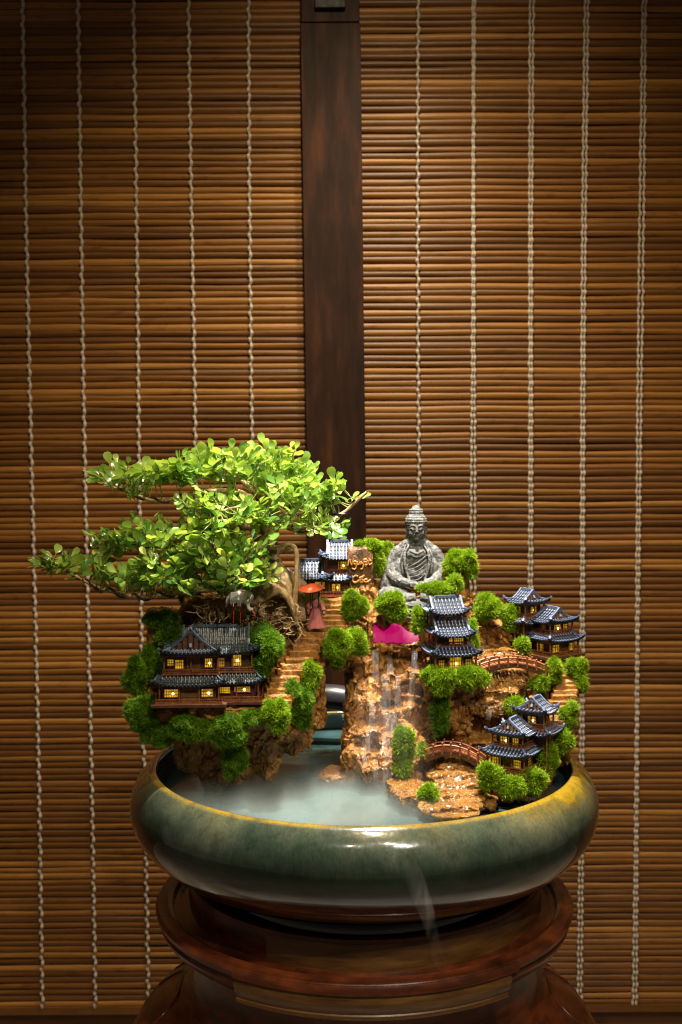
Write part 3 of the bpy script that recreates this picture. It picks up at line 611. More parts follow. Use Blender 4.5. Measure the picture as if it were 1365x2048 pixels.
for a in [
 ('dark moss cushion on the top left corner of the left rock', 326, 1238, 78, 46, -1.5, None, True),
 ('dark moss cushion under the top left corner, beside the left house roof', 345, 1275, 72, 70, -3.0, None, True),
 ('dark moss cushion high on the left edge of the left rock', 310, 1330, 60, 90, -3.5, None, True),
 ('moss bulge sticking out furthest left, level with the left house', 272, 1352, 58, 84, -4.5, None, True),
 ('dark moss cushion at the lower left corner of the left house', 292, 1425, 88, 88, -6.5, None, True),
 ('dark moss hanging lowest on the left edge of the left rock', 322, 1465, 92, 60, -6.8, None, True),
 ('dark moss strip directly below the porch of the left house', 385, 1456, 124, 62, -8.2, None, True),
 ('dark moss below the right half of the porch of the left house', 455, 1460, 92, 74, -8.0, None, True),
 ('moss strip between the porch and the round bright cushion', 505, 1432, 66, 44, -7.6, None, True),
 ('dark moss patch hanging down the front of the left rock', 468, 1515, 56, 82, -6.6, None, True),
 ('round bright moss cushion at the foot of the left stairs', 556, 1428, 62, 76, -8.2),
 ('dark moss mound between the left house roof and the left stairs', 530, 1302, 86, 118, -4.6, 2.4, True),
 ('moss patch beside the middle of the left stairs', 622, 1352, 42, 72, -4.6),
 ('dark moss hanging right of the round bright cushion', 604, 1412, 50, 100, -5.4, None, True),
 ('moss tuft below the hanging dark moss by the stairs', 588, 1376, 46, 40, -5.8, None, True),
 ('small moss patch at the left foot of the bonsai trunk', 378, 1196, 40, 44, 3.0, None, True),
 ('moss cushion behind the woman with the parasol', 618, 1212, 64, 74, 2.0),
 ('moss cushion below the carved stone, right of the upper stairs', 710, 1210, 64, 78, 2.2),
 ('large moss cushion below the upper stairs', 674, 1292, 66, 86, -1.6),
 ('moss lobe to the right of the large cushion below the stairs', 714, 1284, 50, 62, -1.0),
 ('round moss cushion directly below the stone statue', 782, 1212, 66, 68, 1.8),
 ('moss on top of the carved stone', 738, 1092, 64, 36, 6.0),
 ('upright moss between the carved stone and the stone statue', 752, 1122, 44, 70, 6.0),
 ('moss behind the left shoulder side of the stone statue', 775, 1104, 36, 52, 7.5),
 ('arched moss on the rock right of the stone statue', 924, 1116, 66, 54, 4.8),
 ('moss hanging from the right end of the moss arch', 943, 1140, 28, 50, 4.6),
 ('moss hanging from the left end of the moss arch', 900, 1132, 32, 46, 4.4),
 ('moss strip in front of the statue lap, above the middle tower roof', 870, 1178, 76, 30, 1.6),
 ('moss below the moss arch, right of the statue lap', 912, 1165, 40, 36, 3.0),
 ('narrow moss left of the middle tower', 838, 1238, 30, 74, -1.2),
 ('moss running down the right side of the middle tower', 942, 1278, 28, 86, 0.8),
 ('large moss cushion between the middle tower and the right tower', 976, 1212, 74, 76, 3.0),
 ('moss patch left of the right tower wing', 1026, 1238, 46, 64, 2.6),
 ('small round moss cushion below the wing of the right tower', 1046, 1290, 34, 46, .4),
 ('moss below the left corner of the right tower base', 1108, 1340, 36, 66, -1.6),
 ('moss at the top right of the right stairs', 1152, 1334, 48, 46, -1.2),
 ('moss hanging down the right edge of the right stairs', 1162, 1364, 30, 60, -1.6),
 ('moss under the right end of the upper bridge', 1078, 1366, 50, 44, -1.8),
 ('broad bright moss cushion under the left half of the middle tower', 878, 1360, 82, 72, -5.0),
 ('bright moss cushion under the right half of the middle tower', 942, 1354, 82, 50, -5.0),
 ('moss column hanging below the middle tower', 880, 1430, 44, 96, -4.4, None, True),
 ('moss patch behind the rear roof of the lower house', 1030, 1412, 50, 42, -3.8),
 ('moss patch on the right edge beside the lower right stairs', 1138, 1428, 42, 62, -4.6),
 ('tall moss column right of the waterfall foot', 808, 1486, 54, 80, -5.8),
 ('moss hanging at the foot of the tall moss column', 806, 1534, 42, 56, -6.0),
 ('tiny moss tuft at the left end of the lower bridge', 846, 1500, 22, 36, -5.2),
 ('small moss cushion on the wet slab by the water', 856, 1590, 50, 56, -11.0),
 ('bright moss cushion at the front left corner of the lower house', 976, 1556, 62, 66, -10.4),
 ('bright moss cushion along the front of the lower house', 1022, 1574, 72, 56, -10.6),
 ('bright moss cushion at the front right corner of the lower house', 1068, 1560, 62, 60, -9.6),
 ('moss on the right side of the lower house porch', 1096, 1520, 52, 68, -7.4),
 ('bright moss at the right edge beside the lower house rear wing', 1126, 1482, 48, 56, -5.6)]:
    moss(*a)
# ------------------------------------------------------------------ little houses
def roof(root, c, z0, w, d, h, axis='x', gx=None, g=.4, inner=None, up=.28, sp=.34, tm='tile', yellow=False):
    """hip-and-gable roof (gx, g) or skirt roof (inner half sizes); w along the ridge axis"""
    a, b = w/2, d/2; T = (lambda x, y, z: (c[0]+x, c[1]+y, z0+z)) if axis == 'x' else (lambda x, y, z: (c[0]-y, c[1]+x, z0+z))
    if inner: a1, b1 = inner
    def tb(y): return (b-abs(y))/(b-(b1 if inner else 0))
    def ta(x):
        if inner: return (a-abs(x))/(a-a1)
        return 9.0 if abs(x) <= gx+1e-6 else g*(a-abs(x))/(a-gx)
    def zf(x, y):
        t = max(0, min(tb(y), ta(x), 1)); lift = up*(abs(x)/a)**3*(abs(y)/b)**3*(1-t)+.10*h*((abs(x)/a)**4)*(1-min(t*1.5, 1))
        e = up*.35*(abs(x)/a)**4
        return h*t*(.58+.42*t)+lift+e*(1-t)*.6
    def zend(x, y):
        return zf(x, y)
    rf = MB(); xs = [-a, -a*.93, -a*.85]; k = gx if not inner else a1
    n = 10; xs = [-a+(a-k)*i/5 for i in range(5)]+([-k-1e-3, -k+1e-3] if not inner else [-k])
    xs += [-k+2*k*i/n for i in range(1, n)]; xs = xs+[-x for x in reversed(xs) if x < -1e-6 and -x not in xs]
    xs = sorted(set(round(x, 5) for x in xs)); ys = [-b+2*b*i/16 for i in range(17)]
    vs = [T(x, y, zf(x, y)) for x in xs for y in ys]+[T(x*.985, y*.985, zf(x, y)*.8-.10) for x in xs for y in ys]
    ny = len(ys); nx = len(xs); o = nx*ny; fs = []
    for i in range(nx-1):
        for j in range(ny-1):
            q = (i*ny+j, (i+1)*ny+j, (i+1)*ny+j+1, i*ny+j+1); fs.append(q); fs.append(tuple(o+v for v in reversed(q)))
    for i in range(nx-1):
        for j in (0, ny-1): fs.append((i*ny+j, (i+1)*ny+j, o+(i+1)*ny+j, o+i*ny+j))
    for j in range(ny-1):
        for i in (0, nx-1): fs.append((i*ny+j, i*ny+j+1, o+i*ny+j+1, o+i*ny+j))
    rf.add(vs, fs, .05); ro = part('roof', rf, M[tm], root, None, False, True)
    # round tiles in courses
    tl = MB(); TL = .33; seg = 5
    def course(pa, pb, side):
        pa, pb = Vector(pa), Vector(pb); L = (pb-pa).length
        if L < .12: return
        nt = max(1, round(L/TL)); prev = None
        for i in range(nt):
            for t, rr in ((i/nt, sp*.40), ((i+.96)/nt, sp*.28)):
                x, y = (pa.x+(pb.x-pa.x)*t, pa.y+(pb.y-pa.y)*t); z = zf(x, y); o_ = len(tl.v)
                lift = .06 if rr > sp*.35 else .02
                for q in range(seg):
                    A = pi*q/(seg-1); sx, sy = side; k_ = cos(A)*rr
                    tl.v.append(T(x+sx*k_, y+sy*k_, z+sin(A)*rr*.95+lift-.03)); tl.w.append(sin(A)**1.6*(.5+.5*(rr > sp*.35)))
                if prev is not None:
                    for q in range(seg-1): tl.f.append((prev+q, prev+q+1, o_+q+1, o_+q))
                else: tl.f.append(tuple(o_+q for q in range(seg)))
                prev = o_
    nx_ = max(3, int(2*a/sp)); s1 = 2*a/nx_
    for i in range(nx_):
        x = -a+s1*(i+.5)
        for sg in (-1, 1):
            t = min(ta(x), 1.0); yt = b-t*(b-(b1 if inner else 0)); course((x, sg*(b+.04), 0), (x, sg*yt, 0), (1, 0))
    ny_ = max(3, int(2*b/sp)); s2 = 2*b/ny_
    for j in range(ny_):
        y = -b+s2*(j+.5)
        for sg in (-1, 1):
            if inner: xt = a-min(tb(y), 1)*(a-a1)
            else: xt = a-(a-gx)*min(tb(y)/g, 1)
            course((sg*(a+.04), y, 0), (sg*xt, y, 0), (0, 1))
    o_ = part('roof_tiles', tl, M[tm], ro, 50, False, True); tag(o_, kind='stuff')
    def beam(pts, wd, ht, lift=.05):
        rd = MB()
        pts = [Vector(T(x, y, zf(x, y)+lift+dz)) for x, y, dz in pts]
        for p, q in zip(pts, pts[1:]):
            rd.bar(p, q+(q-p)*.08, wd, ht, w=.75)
        part('ridge', rd, M[tm], ro, None, False, True)
    for sx in (-1, 1):
        for sy in (-1, 1):
            if inner: beam([(sx*(a+.06), sy*(b+.06), .10), (sx*(a*.8+a1*.2), sy*(b*.8+b1*.2), .04), (sx*(a*.5+a1*.5), sy*(b*.5+b1*.5), .05), (sx*a1, sy*b1, .06)], .16, .18)
            else:
                yb = b*(1-g); beam([(sx*(a+.06), sy*(b+.06), .10), (sx*(a*.8+gx*.2), sy*(b*.8+yb*.2), .05), (sx*(a*.5+gx*.5), sy*(b*.5+yb*.5), .06), (sx*gx, sy*yb, .09)], .16, .18)
                beam([(sx*(gx-.03), sy*yb*1.12, .08), (sx*(gx-.03), sy*yb*.55, .08), (sx*(gx-.03), 0, .10)], .20, .20)
    if not inner:
        beam([(-gx-.12, 0, .22), (-gx*.6, 0, .12), (0, 0, .10), (gx*.6, 0, .12), (gx+.12, 0, .22)], .22, .26)
    if not inner:                                             # boarded gable ends
        for sx in (-1, 1):
            gb = MB(); yb = b*(1-g)*.92; zb = zf(gx-.01, yb); zt = zf(gx-.01, 0)
            for i in range(7):
                y = -yb*.9+yb*1.8*i/6; z1 = zf(gx-.01, y)-.06
                lo = h*g*(.58+.42*g)-.05
                if z1 > lo+.05: gb.box(T(sx*(gx+.05), y, (lo+z1)/2), (.07, yb*.22, z1-lo) if axis == 'x' else (yb*.22, .07, z1-lo), w=.1)
            if gb.v: part('gable_board', gb, M['timber_dark' if not yellow else 'timber_gold'], ro, None, False)  # golden boards on the twin towers: yellow light in the gable put into their colour
    return ro
def storey(root, c, z0, w, d, h, wins=(), cols=3, rail='f', deck=.42, col_out=.30, rail_h=.34):
    mb = MB(); mb.box((c[0], c[1], z0+h/2), (w-.1, d-.1, h)); part('wall', mb, M['timber_dark'], root, None, False)
    mb = MB(); mb.box((c[0], c[1], z0+.02), (w+2*deck, d+2*deck, .16)); part('floor_deck', mb, M['timber'], root, None, False)
    X, Y = w/2+col_out-.08, d/2+col_out-.08
    pos = [(-X+2*X*i/(cols-1), -Y) for i in range(cols)]+[(-X, Y), (X, Y), (-X, 0), (X, 0)]
    for x, y in pos:
        mb = MB(); mb.tube([(c[0]+x, c[1]+y, z0+.08), (c[0]+x, c[1]+y, z0+h-.02)], .085, 8); part('column', mb, M['timber'], root, 60, False)
    mb = MB()
    for z in (h-.10,):
        for sy in (-1, 1): mb.box((c[0], c[1]+sy*Y, z0+z), (2*X+.25, .12, .13))
        for sx in (-1, 1): mb.box((c[0]+sx*X, c[1], z0+z), (.12, 2*Y-.13, .13))
    part('lintel', mb, M['timber'], root, None, False)
    Q = {'f': (lambda u, o: (c[0]+u, c[1]-d/2-o), w), 'r': (lambda u, o: (c[0]+w/2+o, c[1]+u), d), 'l': (lambda u, o: (c[0]-w/2-o, c[1]-u), d), 'b': (lambda u, o: (c[0]-u, c[1]+d/2+o), w)}
    for (s, u, v, wu, hv, lit) in wins:
        fn, L = Q[s]; u, wu = u*L, wu*L; zc, hv = z0+v*h, hv*h
        def bx(mb, uu, zz, su, sz, o, th):
            x, y = fn(uu, o); mb.box((x, y, zz), (su, th, sz) if s in 'fb' else (th, su, sz))
        name = 'door' if lit == 'd' else 'window'
        fr = MB(); bw = .075
        for sg in (-1, 1): bx(fr, u+sg*wu/2, zc, bw, hv+bw, .04, .13); bx(fr, u, zc+sg*hv/2, wu-bw, bw, .04, .13)
        nb = max(1, int(wu/.24))
        for i in range(1, nb+1): bx(fr, u-wu/2+wu*i/(nb+1), zc, .035, hv-bw, .03, .07)
        for t in ((-.17, .17) if hv > .5 else (.0,)): bx(fr, u, zc+t*hv, wu-bw, .035, .03, .065)
        f_ = part(name, fr, M['timber_gold' if lit == 'd' else 'timber'], root, None, False)
        pn = MB(); bx(pn, u, zc, wu-.04, hv-.04, -.03, .08)
        part('door_leaf' if lit == 'd' else 'pane', pn, M['timber_gold'] if lit == 'd' else M['pane' if lit else 'pane_dim'], f_, None, False)
        if lit == 2:
            x, y = fn(u+wu*.12, .02); bl = MB(); bl.ell((x, y, zc-.05), (.10, .10, .11), 10, 6); part('bulb', bl, M['bulb'], f_, 80, False)
    for s in rail:
        fn, L = Q[s]; hw = L/2+deck-.06; mb = MB(); o = deck-.06
        gap = []
        for zz, th in ((rail_h, .085), (rail_h*.35, .05)):
            x0, y0 = fn(-hw, o); x1, y1 = fn(hw, o); mb.bar((x0, y0, z0+.1+zz), (x1, y1, z0+.1+zz), th)
        nb = int(2*hw/.26)
        for i in range(nb+1):
            x, y = fn(-hw+2*hw*i/nb, o); big = i % 5 == 0 or i == nb
            mb.box((x, y, z0+.1+rail_h*(.5 if not big else .62)), (.04, .04, rail_h) if not big else (.09, .09, rail_h*1.25))
        part('railing', mb, M['timber'], root, None, False)
def house(name, loc, rz, label): return empty(name, loc, radians(rz), label, 'house', 'little tiled timber houses on the rocks')
# left house, in the shade of the tree
h = house('timber_house', P(424, 1398, -6.3), 2, 'two storey timber house with dark gable roof on the mossy ledge under the tree')
mb = MB(); mb.box((-1.9, -.1, -.02), (6.9, 5.6, .26)); mb.box((2.6, .5, -.03), (4.9, 4.9, .24)); part('platform', mb, M['timber_dark'], h, None, False)
storey(h, (-1.9, 0), .1, 5.0, 4.0, 1.7, [('f', -.33, .55, .26, .46, 2), ('f', 0, .47, .30, .8, 'd'), ('f', .33, .55, .22, .46, 2), ('l', 0, .55, .3, .4, 1)], 4, 'fl', .62)
storey(h, (2.4, .55), .1, 3.6, 3.4, 1.7, [('f', -.30, .58, .28, .36, 1), ('f', .15, .62, .42, .32, 2), ('r', 0, .55, .4, .4, 0)], 3, 'fr', .62)
roof(h, (-1.9, 0), 1.78, 6.7, 5.4, .95, inner=(2.3, 1.6), tm='tile_dark')
roof(h, (2.55, .55), 1.80, 4.9, 4.7, .90, inner=(1.5, 1.3), tm='tile_dark')
storey(h, (-1.75, .1), 2.72, 4.5, 3.2, 1.75, [('f', -.42, .62, .14, .36, 1), ('f', -.24, .52, .18, .5, 1), ('f', .05, .48, .26, .75, 'd'), ('f', .36, .58, .16, .5, 2)], 3, 'fl', .40)
storey(h, (2.0, .75), 2.72, 3.2, 2.6, 1.75, [('f', .12, .6, .30, .62, 2), ('f', -.32, .5, .2, .5, 0)], 3, 'fr', .45)
roof(h, (.45, 1.0), 4.48, 8.4, 4.7, 2.15, gx=3.1, g=.40, tm='tile_dark', up=.35)
roof(h, (-1.75, -.15), 4.44, 4.9, 5.6, 2.25, axis='y', gx=1.55, g=.34, tm='tile_dark', up=.35)
# house behind the carved stone
h = house('timber_house', P(650, 1190, 6.3), 0, 'small two part house with blue grey roofs half hidden behind the carved stone')
mb = MB(); mb.box((0, 0, -.05), (7.2, 3.6, .24)); part('platform', mb, M['timber_dark'], h, None, False)
storey(h, (-1.5, 0), .1, 3.5, 2.6, 1.8, [('f', -.26, .55, .34, .5, 2), ('f', .3, .6, .32, .44, 2)], 3, 'f')
roof(h, (-1.5, 0), 1.82, 4.9, 4.0, 1.75, gx=1.35, g=.36)
storey(h, (1.2, -.4), .1, 2.5, 2.2, 1.6, [('f', 0, .55, .36, .5, 2)], 3, 'fr')
roof(h, (1.2, -.4), 1.68, 3.3, 3.2, .62, inner=(1.1, .9), up=.18)
storey(h, (1.6, .25), 2.3, 2.7, 2.0, 1.5, [('f', .1, .6, .34, .55, 2)], 3, 'fl', .35)
roof(h, (1.6, .25), 3.82, 4.2, 3.3, 1.7, gx=1.3, g=.36)
# middle tower
h = house('timber_tower', P(902, 1338, -3.0), 11, 'three tier tower with blue grey tiled roofs at the left end of the upper bridge')
mb = MB(); mb.box((0, 0, -.06), (5.0, 4.4, .24)); part('platform', mb, M['timber_dark'], h, None, False)
storey(h, (0, 0), .06, 3.6, 3.0, 1.55, [('f', -.02, .5, .38, .8, 2), ('f', .36, .5, .18, .5, 0), ('f', -.38, .5, .16, .5, 0)], 4, 'frl', .55)
roof(h, (0, 0), 1.62, 5.0, 4.4, .85, inner=(1.45, 1.15))
storey(h, (-.1, .15), 2.35, 2.9, 2.2, 1.15, [('f', .12, .5, .52, .62, 1)], 3, 'frl', .30)
roof(h, (-.15, -.15), 3.40, 4.2, 3.6, 1.5, gx=1.65, g=.38)
storey(h, (-.3, .75), 4.1, 2.6, 1.8, 1.35, [('f', .02, .62, .66, .48, 1)], 4, '', .2)
roof(h, (-.35, .75), 5.42, 4.0, 3.3, 1.4, gx=1.55, g=.38)
# the two angled twin towers
def twin(loc, rz, label, sg):
    h = house('timber_tower', loc, rz, label); X = lambda x: x*sg; s_ = 'l' if sg > 0 else 'r'
    mb = MB(); mb.box((0, 0, -.06), (4.8, 4.2, .24)); mb.box((X(-1.5), 2.6, -.07), (3.6, 3.0, .22)); part('platform', mb, M['timber_dark'], h, None, False)
    storey(h, (0, 0), .06, 3.3, 2.8, 1.45, [('f', -.30, .52, .28, .55, 1), ('f', .05, .48, .24, .75, 'd'), ('f', .33, .52, .24, .55, 1), (s_, 0, .52, .36, .55, 1)], 4, 'f'+s_, .5)
    roof(h, (0, 0), 1.50, 4.8, 4.2, .80, inner=(1.3, 1.05))
    storey(h, (0, .1), 2.15, 2.6, 2.1, 1.2, [('f', -.14, .5, .36, .62, 2), ('f', .28, .5, .26, .6, 1), (s_, .1, .5, .3, .5, 0)], 3, 'f'+s_, .32)
    roof(h, (0, .1), 3.28, 3.7, 3.9, 1.25, axis='y', gx=1.05, g=.38, yellow=True)
    storey(h, (X(-1.35), 2.5), .06, 2.6, 2.2, 3.4, [(s_, 0, .7, .4, .25, 0)], 3, '', .3)
    roof(h, (X(-1.35), 2.5), 3.0, 4.0, 3.6, .70, inner=(1.15, .95))
    storey(h, (X(-1.25), 2.45), 3.6, 2.1, 1.8, 1.45, [('f', 0, .52, .4, .5, 2), (s_, 0, .52, .4, .5, 1)], 3, 'f'+s_, .3)
    roof(h, (X(-1.25), 2.45), 5.0, 3.3, 3.4, 1.2, axis='y', gx=.9, g=.38, yellow=True)
twin(P(1106, 1307, 1.6), 33, 'highest tower on the right, above the right stairs, with four staggered tiled roofs', 1)
twin(P(1026, 1535, -7.6), -33, 'lowest tower on the right, close to the bowl rim, with four staggered tiled roofs', -1)
# ------------------------------------------------------------------ bridges
def bridge(a, b, rise, wd, label, np_=8):
    a, b = Vector(a), Vector(b); root = empty('arched_bridge', (a+b)/2, 0, label, 'bridge', 'small arched timber bridges'); off = root.location.copy()
    ax = b-a; side = Vector((0, 0, 1)).cross(ax).normalized(); n = 22
    pt = lambda t: a+ax*t+Vector((0, 0, rise*(1-(2*t-1)**2)))-off
    dk = MB()
    for i in range(n):
        p, q = pt(i/n), pt((i+1)/n); r_ = rnd(-.015, .015)
        dk.bar(p+(q-p)*.08+Vector((0, 0, r_)), p+(q-p)*.94+Vector((0, 0, r_)), wd+rnd(-.08, .08), .11)
    o = part('deck_planks', dk, M['timber'], root, None, False); tag(o, kind='stuff')
    for s in (-1, 1):
        bm_ = MB()
        for i in range(n):
            p, q = pt(i/n), pt((i+1)/n); t = (i+.5)/n; dp = .34+.30*abs(2*t-1)
            o_ = side*(s*(wd/2-.10))-Vector((0, 0, dp/2+.06)); bm_.bar(p+o_, q+o_, .13, dp)
        part('arch_beam', bm_, M['timber_dark'], root, None, False)
        path = [pt(i/n)+side*(s*(wd/2-.05))+Vector((0, 0, .56)) for i in range(n+1)]
        rl = MB(); rl.tube(path, .085, 6); rl.tube([p-Vector((0, 0, .24)) for p in path], .038, 5); part('rail', rl, M['timber'], root, 60, False)
        for i in range(np_+1):
            p = pt(i/np_)+side*(s*(wd/2-.05)); q = Vector((rnd(-.03, .03), rnd(-.03, .03), 0))
            mb = MB(); mb.tube([p-Vector((0, 0, .30)), p+q+Vector((0, 0, .78))], [.11, .095], 7); mb.ell(p+q+Vector((0, 0, .78)), (.12, .12, .08), 7, 5)
            part('post', mb, M['timber'], root, 60, False)
bridge(P(956, 1338, -2.6), P(1106, 1350, -1.4), .95, 1.5, 'upper arched brown timber bridge leading from the middle tower to the right stairs')
bridge(P(852, 1508, -5.6), P(975, 1532, -6.9), .95, 1.5, 'lower arched brown timber bridge leading to the lowest tower', 7)
# ------------------------------------------------------------------ stone statue
def statue():
    s = .0525; mb = MB(); V = lambda x, y, z: (x*s, y*s, z*s)
    E = lambda x, y, z, rx, ry, rz, rot=None: mb.ell(V(x, y, z), (rx*s, ry*s, rz*s), 20, 14, rot)
    Tb = lambda pts, r, seg=10, n=5: (lambda p: mb.tube(p, lerp_list([q*s for q in r], len(p)), seg))(spline([V(*q) for q in pts], n))
    # head
    E(0, 0, 160, 19.2, 19, 23); E(0, -3, 148, 16, 15.5, 13.5); E(0, 3, 172, 20.5, 20.5, 17); E(0, 3, 180, 17.5, 17.5, 14); E(0, 3, 188, 13.5, 13.5, 14); E(0, 3, 196, 9.5, 9.5, 9.5)
    for i in range(7):                                        # rows of curls
        zz = 168+i*4.6; rr = 20.7*sqrt(max(.05, 1-((zz-172)/17.5)**2)) if zz < 184 else 12.8*sqrt(max(.05, 1-((zz-190)/13.5)**2)); n = max(6, int(rr*1.5))
        for k in range(n): A = 2*pi*(k+.5*(i % 2))/n; E(rr*cos(A), 3+rr*sin(A), zz, 2.2, 2.2, 2.2)
    Tb([(0, -18.5, 163), (0, -21, 157), (0, -23.5, 152.5)], [1.6, 2.0, 2.9]); E(-2.2, -20.5, 152.5, 2, 2, 1.8); E(2.2, -20.5, 152.5, 2, 2, 1.8)
    for x in (-1, 1):
        Tb([(x*2, -19.2, 163.5), (x*8, -18.3, 166), (x*14, -14, 163)], [1.2, 1.3, .7]); E(x*8, -17.0, 159.5, 4.8, 2.6, 2.6)
        Tb([(x*3.8, -19, 158.0), (x*8, -19.4, 157.0), (x*12.5, -16, 158.5)], [.6, .8, .5]); E(x*9, -13, 150, 6, 5, 6)
        E(x*19, 2, 154, 3.0, 5, 12); E(x*19, 1, 144, 2.6, 3.5, 5)
    E(0, -18.6, 146.8, 5.0, 2.2, 1.3); E(0, -18.2, 144.2, 4.2, 2.2, 1.4); E(0, -15.5, 139.5, 5, 4.5, 4)
    Tb([(0, 2, 150), (0, 3, 126)], [14, 15], 16); Tb([(-30, 4, 120), (-12, 4, 129), (12, 4, 129), (30, 4, 120)], [9, 12, 12, 9], 14); Tb([(-12.5, -3, 133), (0, -11.5, 130.5), (12.5, -3, 133)], [1.4, 1.5, 1.4])
    # trunk, shoulders, arms, lap
    E(0, 4, 96, 36, 22, 36); E(0, 4, 68, 33, 23, 30); E(0, 6, 114, 42, 18, 15); E(0, -8, 108, 26, 12, 13)
    for x in (-1, 1):
        E(x*34, 5, 108, 15, 15, 18)
        Tb([(x*36, 5, 110), (x*45, 3, 90), (x*49, -6, 68)], [15, 15, 15]); Tb([(x*50, -6, 70), (x*36, -24, 58), (x*14, -36, 53)], [14, 11.5, 7])
        Tb([(x*52, 2, 90), (x*56, 0, 72), (x*57, -8, 52), (x*48, -16, 44)], [7, 11, 12, 6])            # hanging sleeve
        for k in range(4): Tb([(x*(51-k*3), -14-k*2, 84-k*3), (x*(46-k*5), -26-k*2, 66-k*3), (x*(34-k*6), -38, 58-k*2)], [1.3, 2.0, 1.2])
        E(x*44, -20, 30, 36, 26, 17); Tb([(x*64, -14, 30), (x*40, -42, 24), (x*4, -44, 26)], [15, 14, 11])
        for k in range(5): Tb([(x*(70-k*9), -18-k*5, 44-k*2), (x*(56-k*8), -44-k*2, 33-k*4), (x*(34-k*7), -54, 16-k*1.5)], [.9, 1.9, 1.2])
        Tb([(x*15, -9, 126), (x*23, -19, 112), (x*24, -24, 92), (x*19, -27, 70), (x*14, -31, 60)], [2.2, 3.0, 3.0, 2.8, 2])
        Tb([(x*20, -6, 127), (x*29, -16, 110), (x*31, -20, 92), (x*27, -22, 70)], [1.4, 2.0, 2.0, 1.6])
    for k in range(5): Tb([(20-k*1, -24, 108-k*9), (2, -24.5-k*.9, 94-k*8.5), (-17, -23-k, 84-k*6.5)], [1.4, 1.9, 1.2])
    for k in range(2): Tb([(-14, -17, 116-k*7), (0, -20.5, 111-k*8), (14, -17, 116-k*7)], [.9, 1.2, .9])
    for x in (-1, 1): E(x*9, -40, 53, 12, 7, 5.5)
    for k in range(4): Tb([(-17+k*1, -44-k*1.2, 56-k*2.2), (-4, -48.5, 54-k*2.6), (9-k, -46, 53-k*2.6)], [1.5, 1.5, 1.1], 8); Tb([(17, -44, 57-k*2), (8, -49, 54-k*2.4), (3, -49.5, 53-k*2.4)], [1.3, 1.3, 1.0], 8)
    for x in (-1, 1): E(x*30, -6, 76, 17, 15, 26); Tb([(x*50, 0, 84), (x*60, -4, 60), (x*66, -8, 40)], [8, 11, 8])
    # robe falling over the seat
    E(-8, -36, 10, 46, 26, 16); E(4, -38, -8, 38, 20, 22); E(0, 0, 14, 62, 40, 16)
    for k in range(8): Tb([(-46+k*11, -52, 20), (-32+k*9, -60, 6), (-20+k*7, -58, -12)], [1.1, 1.9, 1.3])
    for k in range(4): Tb([(-50+k*5, -46, 26-k*6), (-20, -60, 14-k*8), (20, -60, 10-k*8)], [1.0, 1.7, 1.2])
    me = remesh(mb, .062, 1); displace(me, lambda c, n: .022*noise.fractal(c*5, .8, 2.1, 4)); me.shade_smooth()
    o = link('seated_statue', me, M['stone'], None, P(833, 1216, 6.2)); tag(o, 'grey stone statue seated cross legged with hands resting in its lap', 'statue')
statue()
# ------------------------------------------------------------------ carved stone with raised writing
base = P(722, 1190, 5.2); cs = empty('carved_stone', base, 0, 'upright ochre stone with raised handwriting beside the upper house', 'carved stone')
mb = MB(); block(mb, 694, 1092, 750, 1195, 4.6, 1.9, 77, jit=.05); me = remesh(mb, .1, 1); displace(me, lambda c, n: .12*noise.fractal(c*1.1, .9, 2.1, 4)*(1 if n[1] > -.6 else .25)); me.shade_smooth()
me.transform(Matrix.Translation(-base)); link('slab', me, M['rock_shaded'], cs)
circ = lambda x, y, r, a0=0, a1=360: [(x+r*cos(radians(a0+(a1-a0)*i/10)), y-r*1.15*sin(radians(a0+(a1-a0)*i/10))) for i in range(11)]
STROKES = [[[(620, 372), (632, 318), (655, 368), (668, 312)]], [circ(684, 343, 11, 30, 390), [(695, 334), (695, 385), (680, 404), (658, 394)]], [[(706, 334), (704, 355), (716, 362), (729, 338)], [(729, 338), (731, 362)]],
           [[(740, 334), (746, 358), (760, 340)], [(764, 333), (755, 392), (738, 402)]], [[(769, 352), (788, 346), (784, 333), (771, 342), (772, 360), (794, 358)], [(768, 322), (778, 311), (789, 321)], [(779, 374), (781, 377)]], [[(814, 308), (808, 350), (819, 362), (834, 350)], [(800, 330), (830, 323)]],
           [[(706, 470), (690, 461), (668, 480), (663, 505), (680, 523), (705, 518), (724, 504)]], [circ(742, 508, 13, 60, 420), [(728, 486), (741, 473), (754, 485)], [(754, 472), (767, 459)]], [[(794, 499), (781, 494), (768, 508), (779, 522), (802, 516), (824, 500)]]]
for gl in STROKES:
    mb = MB()
    for st in gl:
        p = [P(560+x*.2198, 1050+y*.2198, 4.50) for x, y in st]; p = spline(p, 3) if len(p) > 2 else p
        mb.tube(p, .085, 7, flat=1.5)
        for e in (p[0], p[-1]): mb.ell(e, .075, 7, 5)
    part('letter', mb, M['rock_lit'], cs, 70)
# ------------------------------------------------------------------ woman with a parasol
M['pink_cloth'] = simple('pink_cloth', [(.3, (.34, .085, .080)), (.7, (.50, .145, .13))], .6, nscale=1.5, bump=.3, bscale=4)
M['sash'] = simple('rose_sash', [(.3, (.20, .03, .03)), (.7, (.30, .06, .05))], .6, nscale=3)
M['skin'] = simple('painted_skin', [(.3, (.48, .25, .15)), (.7, (.55, .30, .19))], .5, nscale=3)
M['hair'] = simple('black_hair', [(.3, (.012, .009, .008)), (.7, (.03, .022, .018))], .45, nscale=6)
M['parasol'] = simple('orange_paper', [(.3, (.52, .07, .018)), (.7, (.68, .12, .03))], .5, nscale=2)
wb = P(631, 1255, -2.0); s = .0485; wm = empty('person', wb, 0, 'figurine of a woman in a long pink dress at the top of the stairs', 'figurine')
V = lambda x, y, z: Vector((x*s, y*s, z*s))
mb = MB()                                                     # body: head, neck, hands in one surface
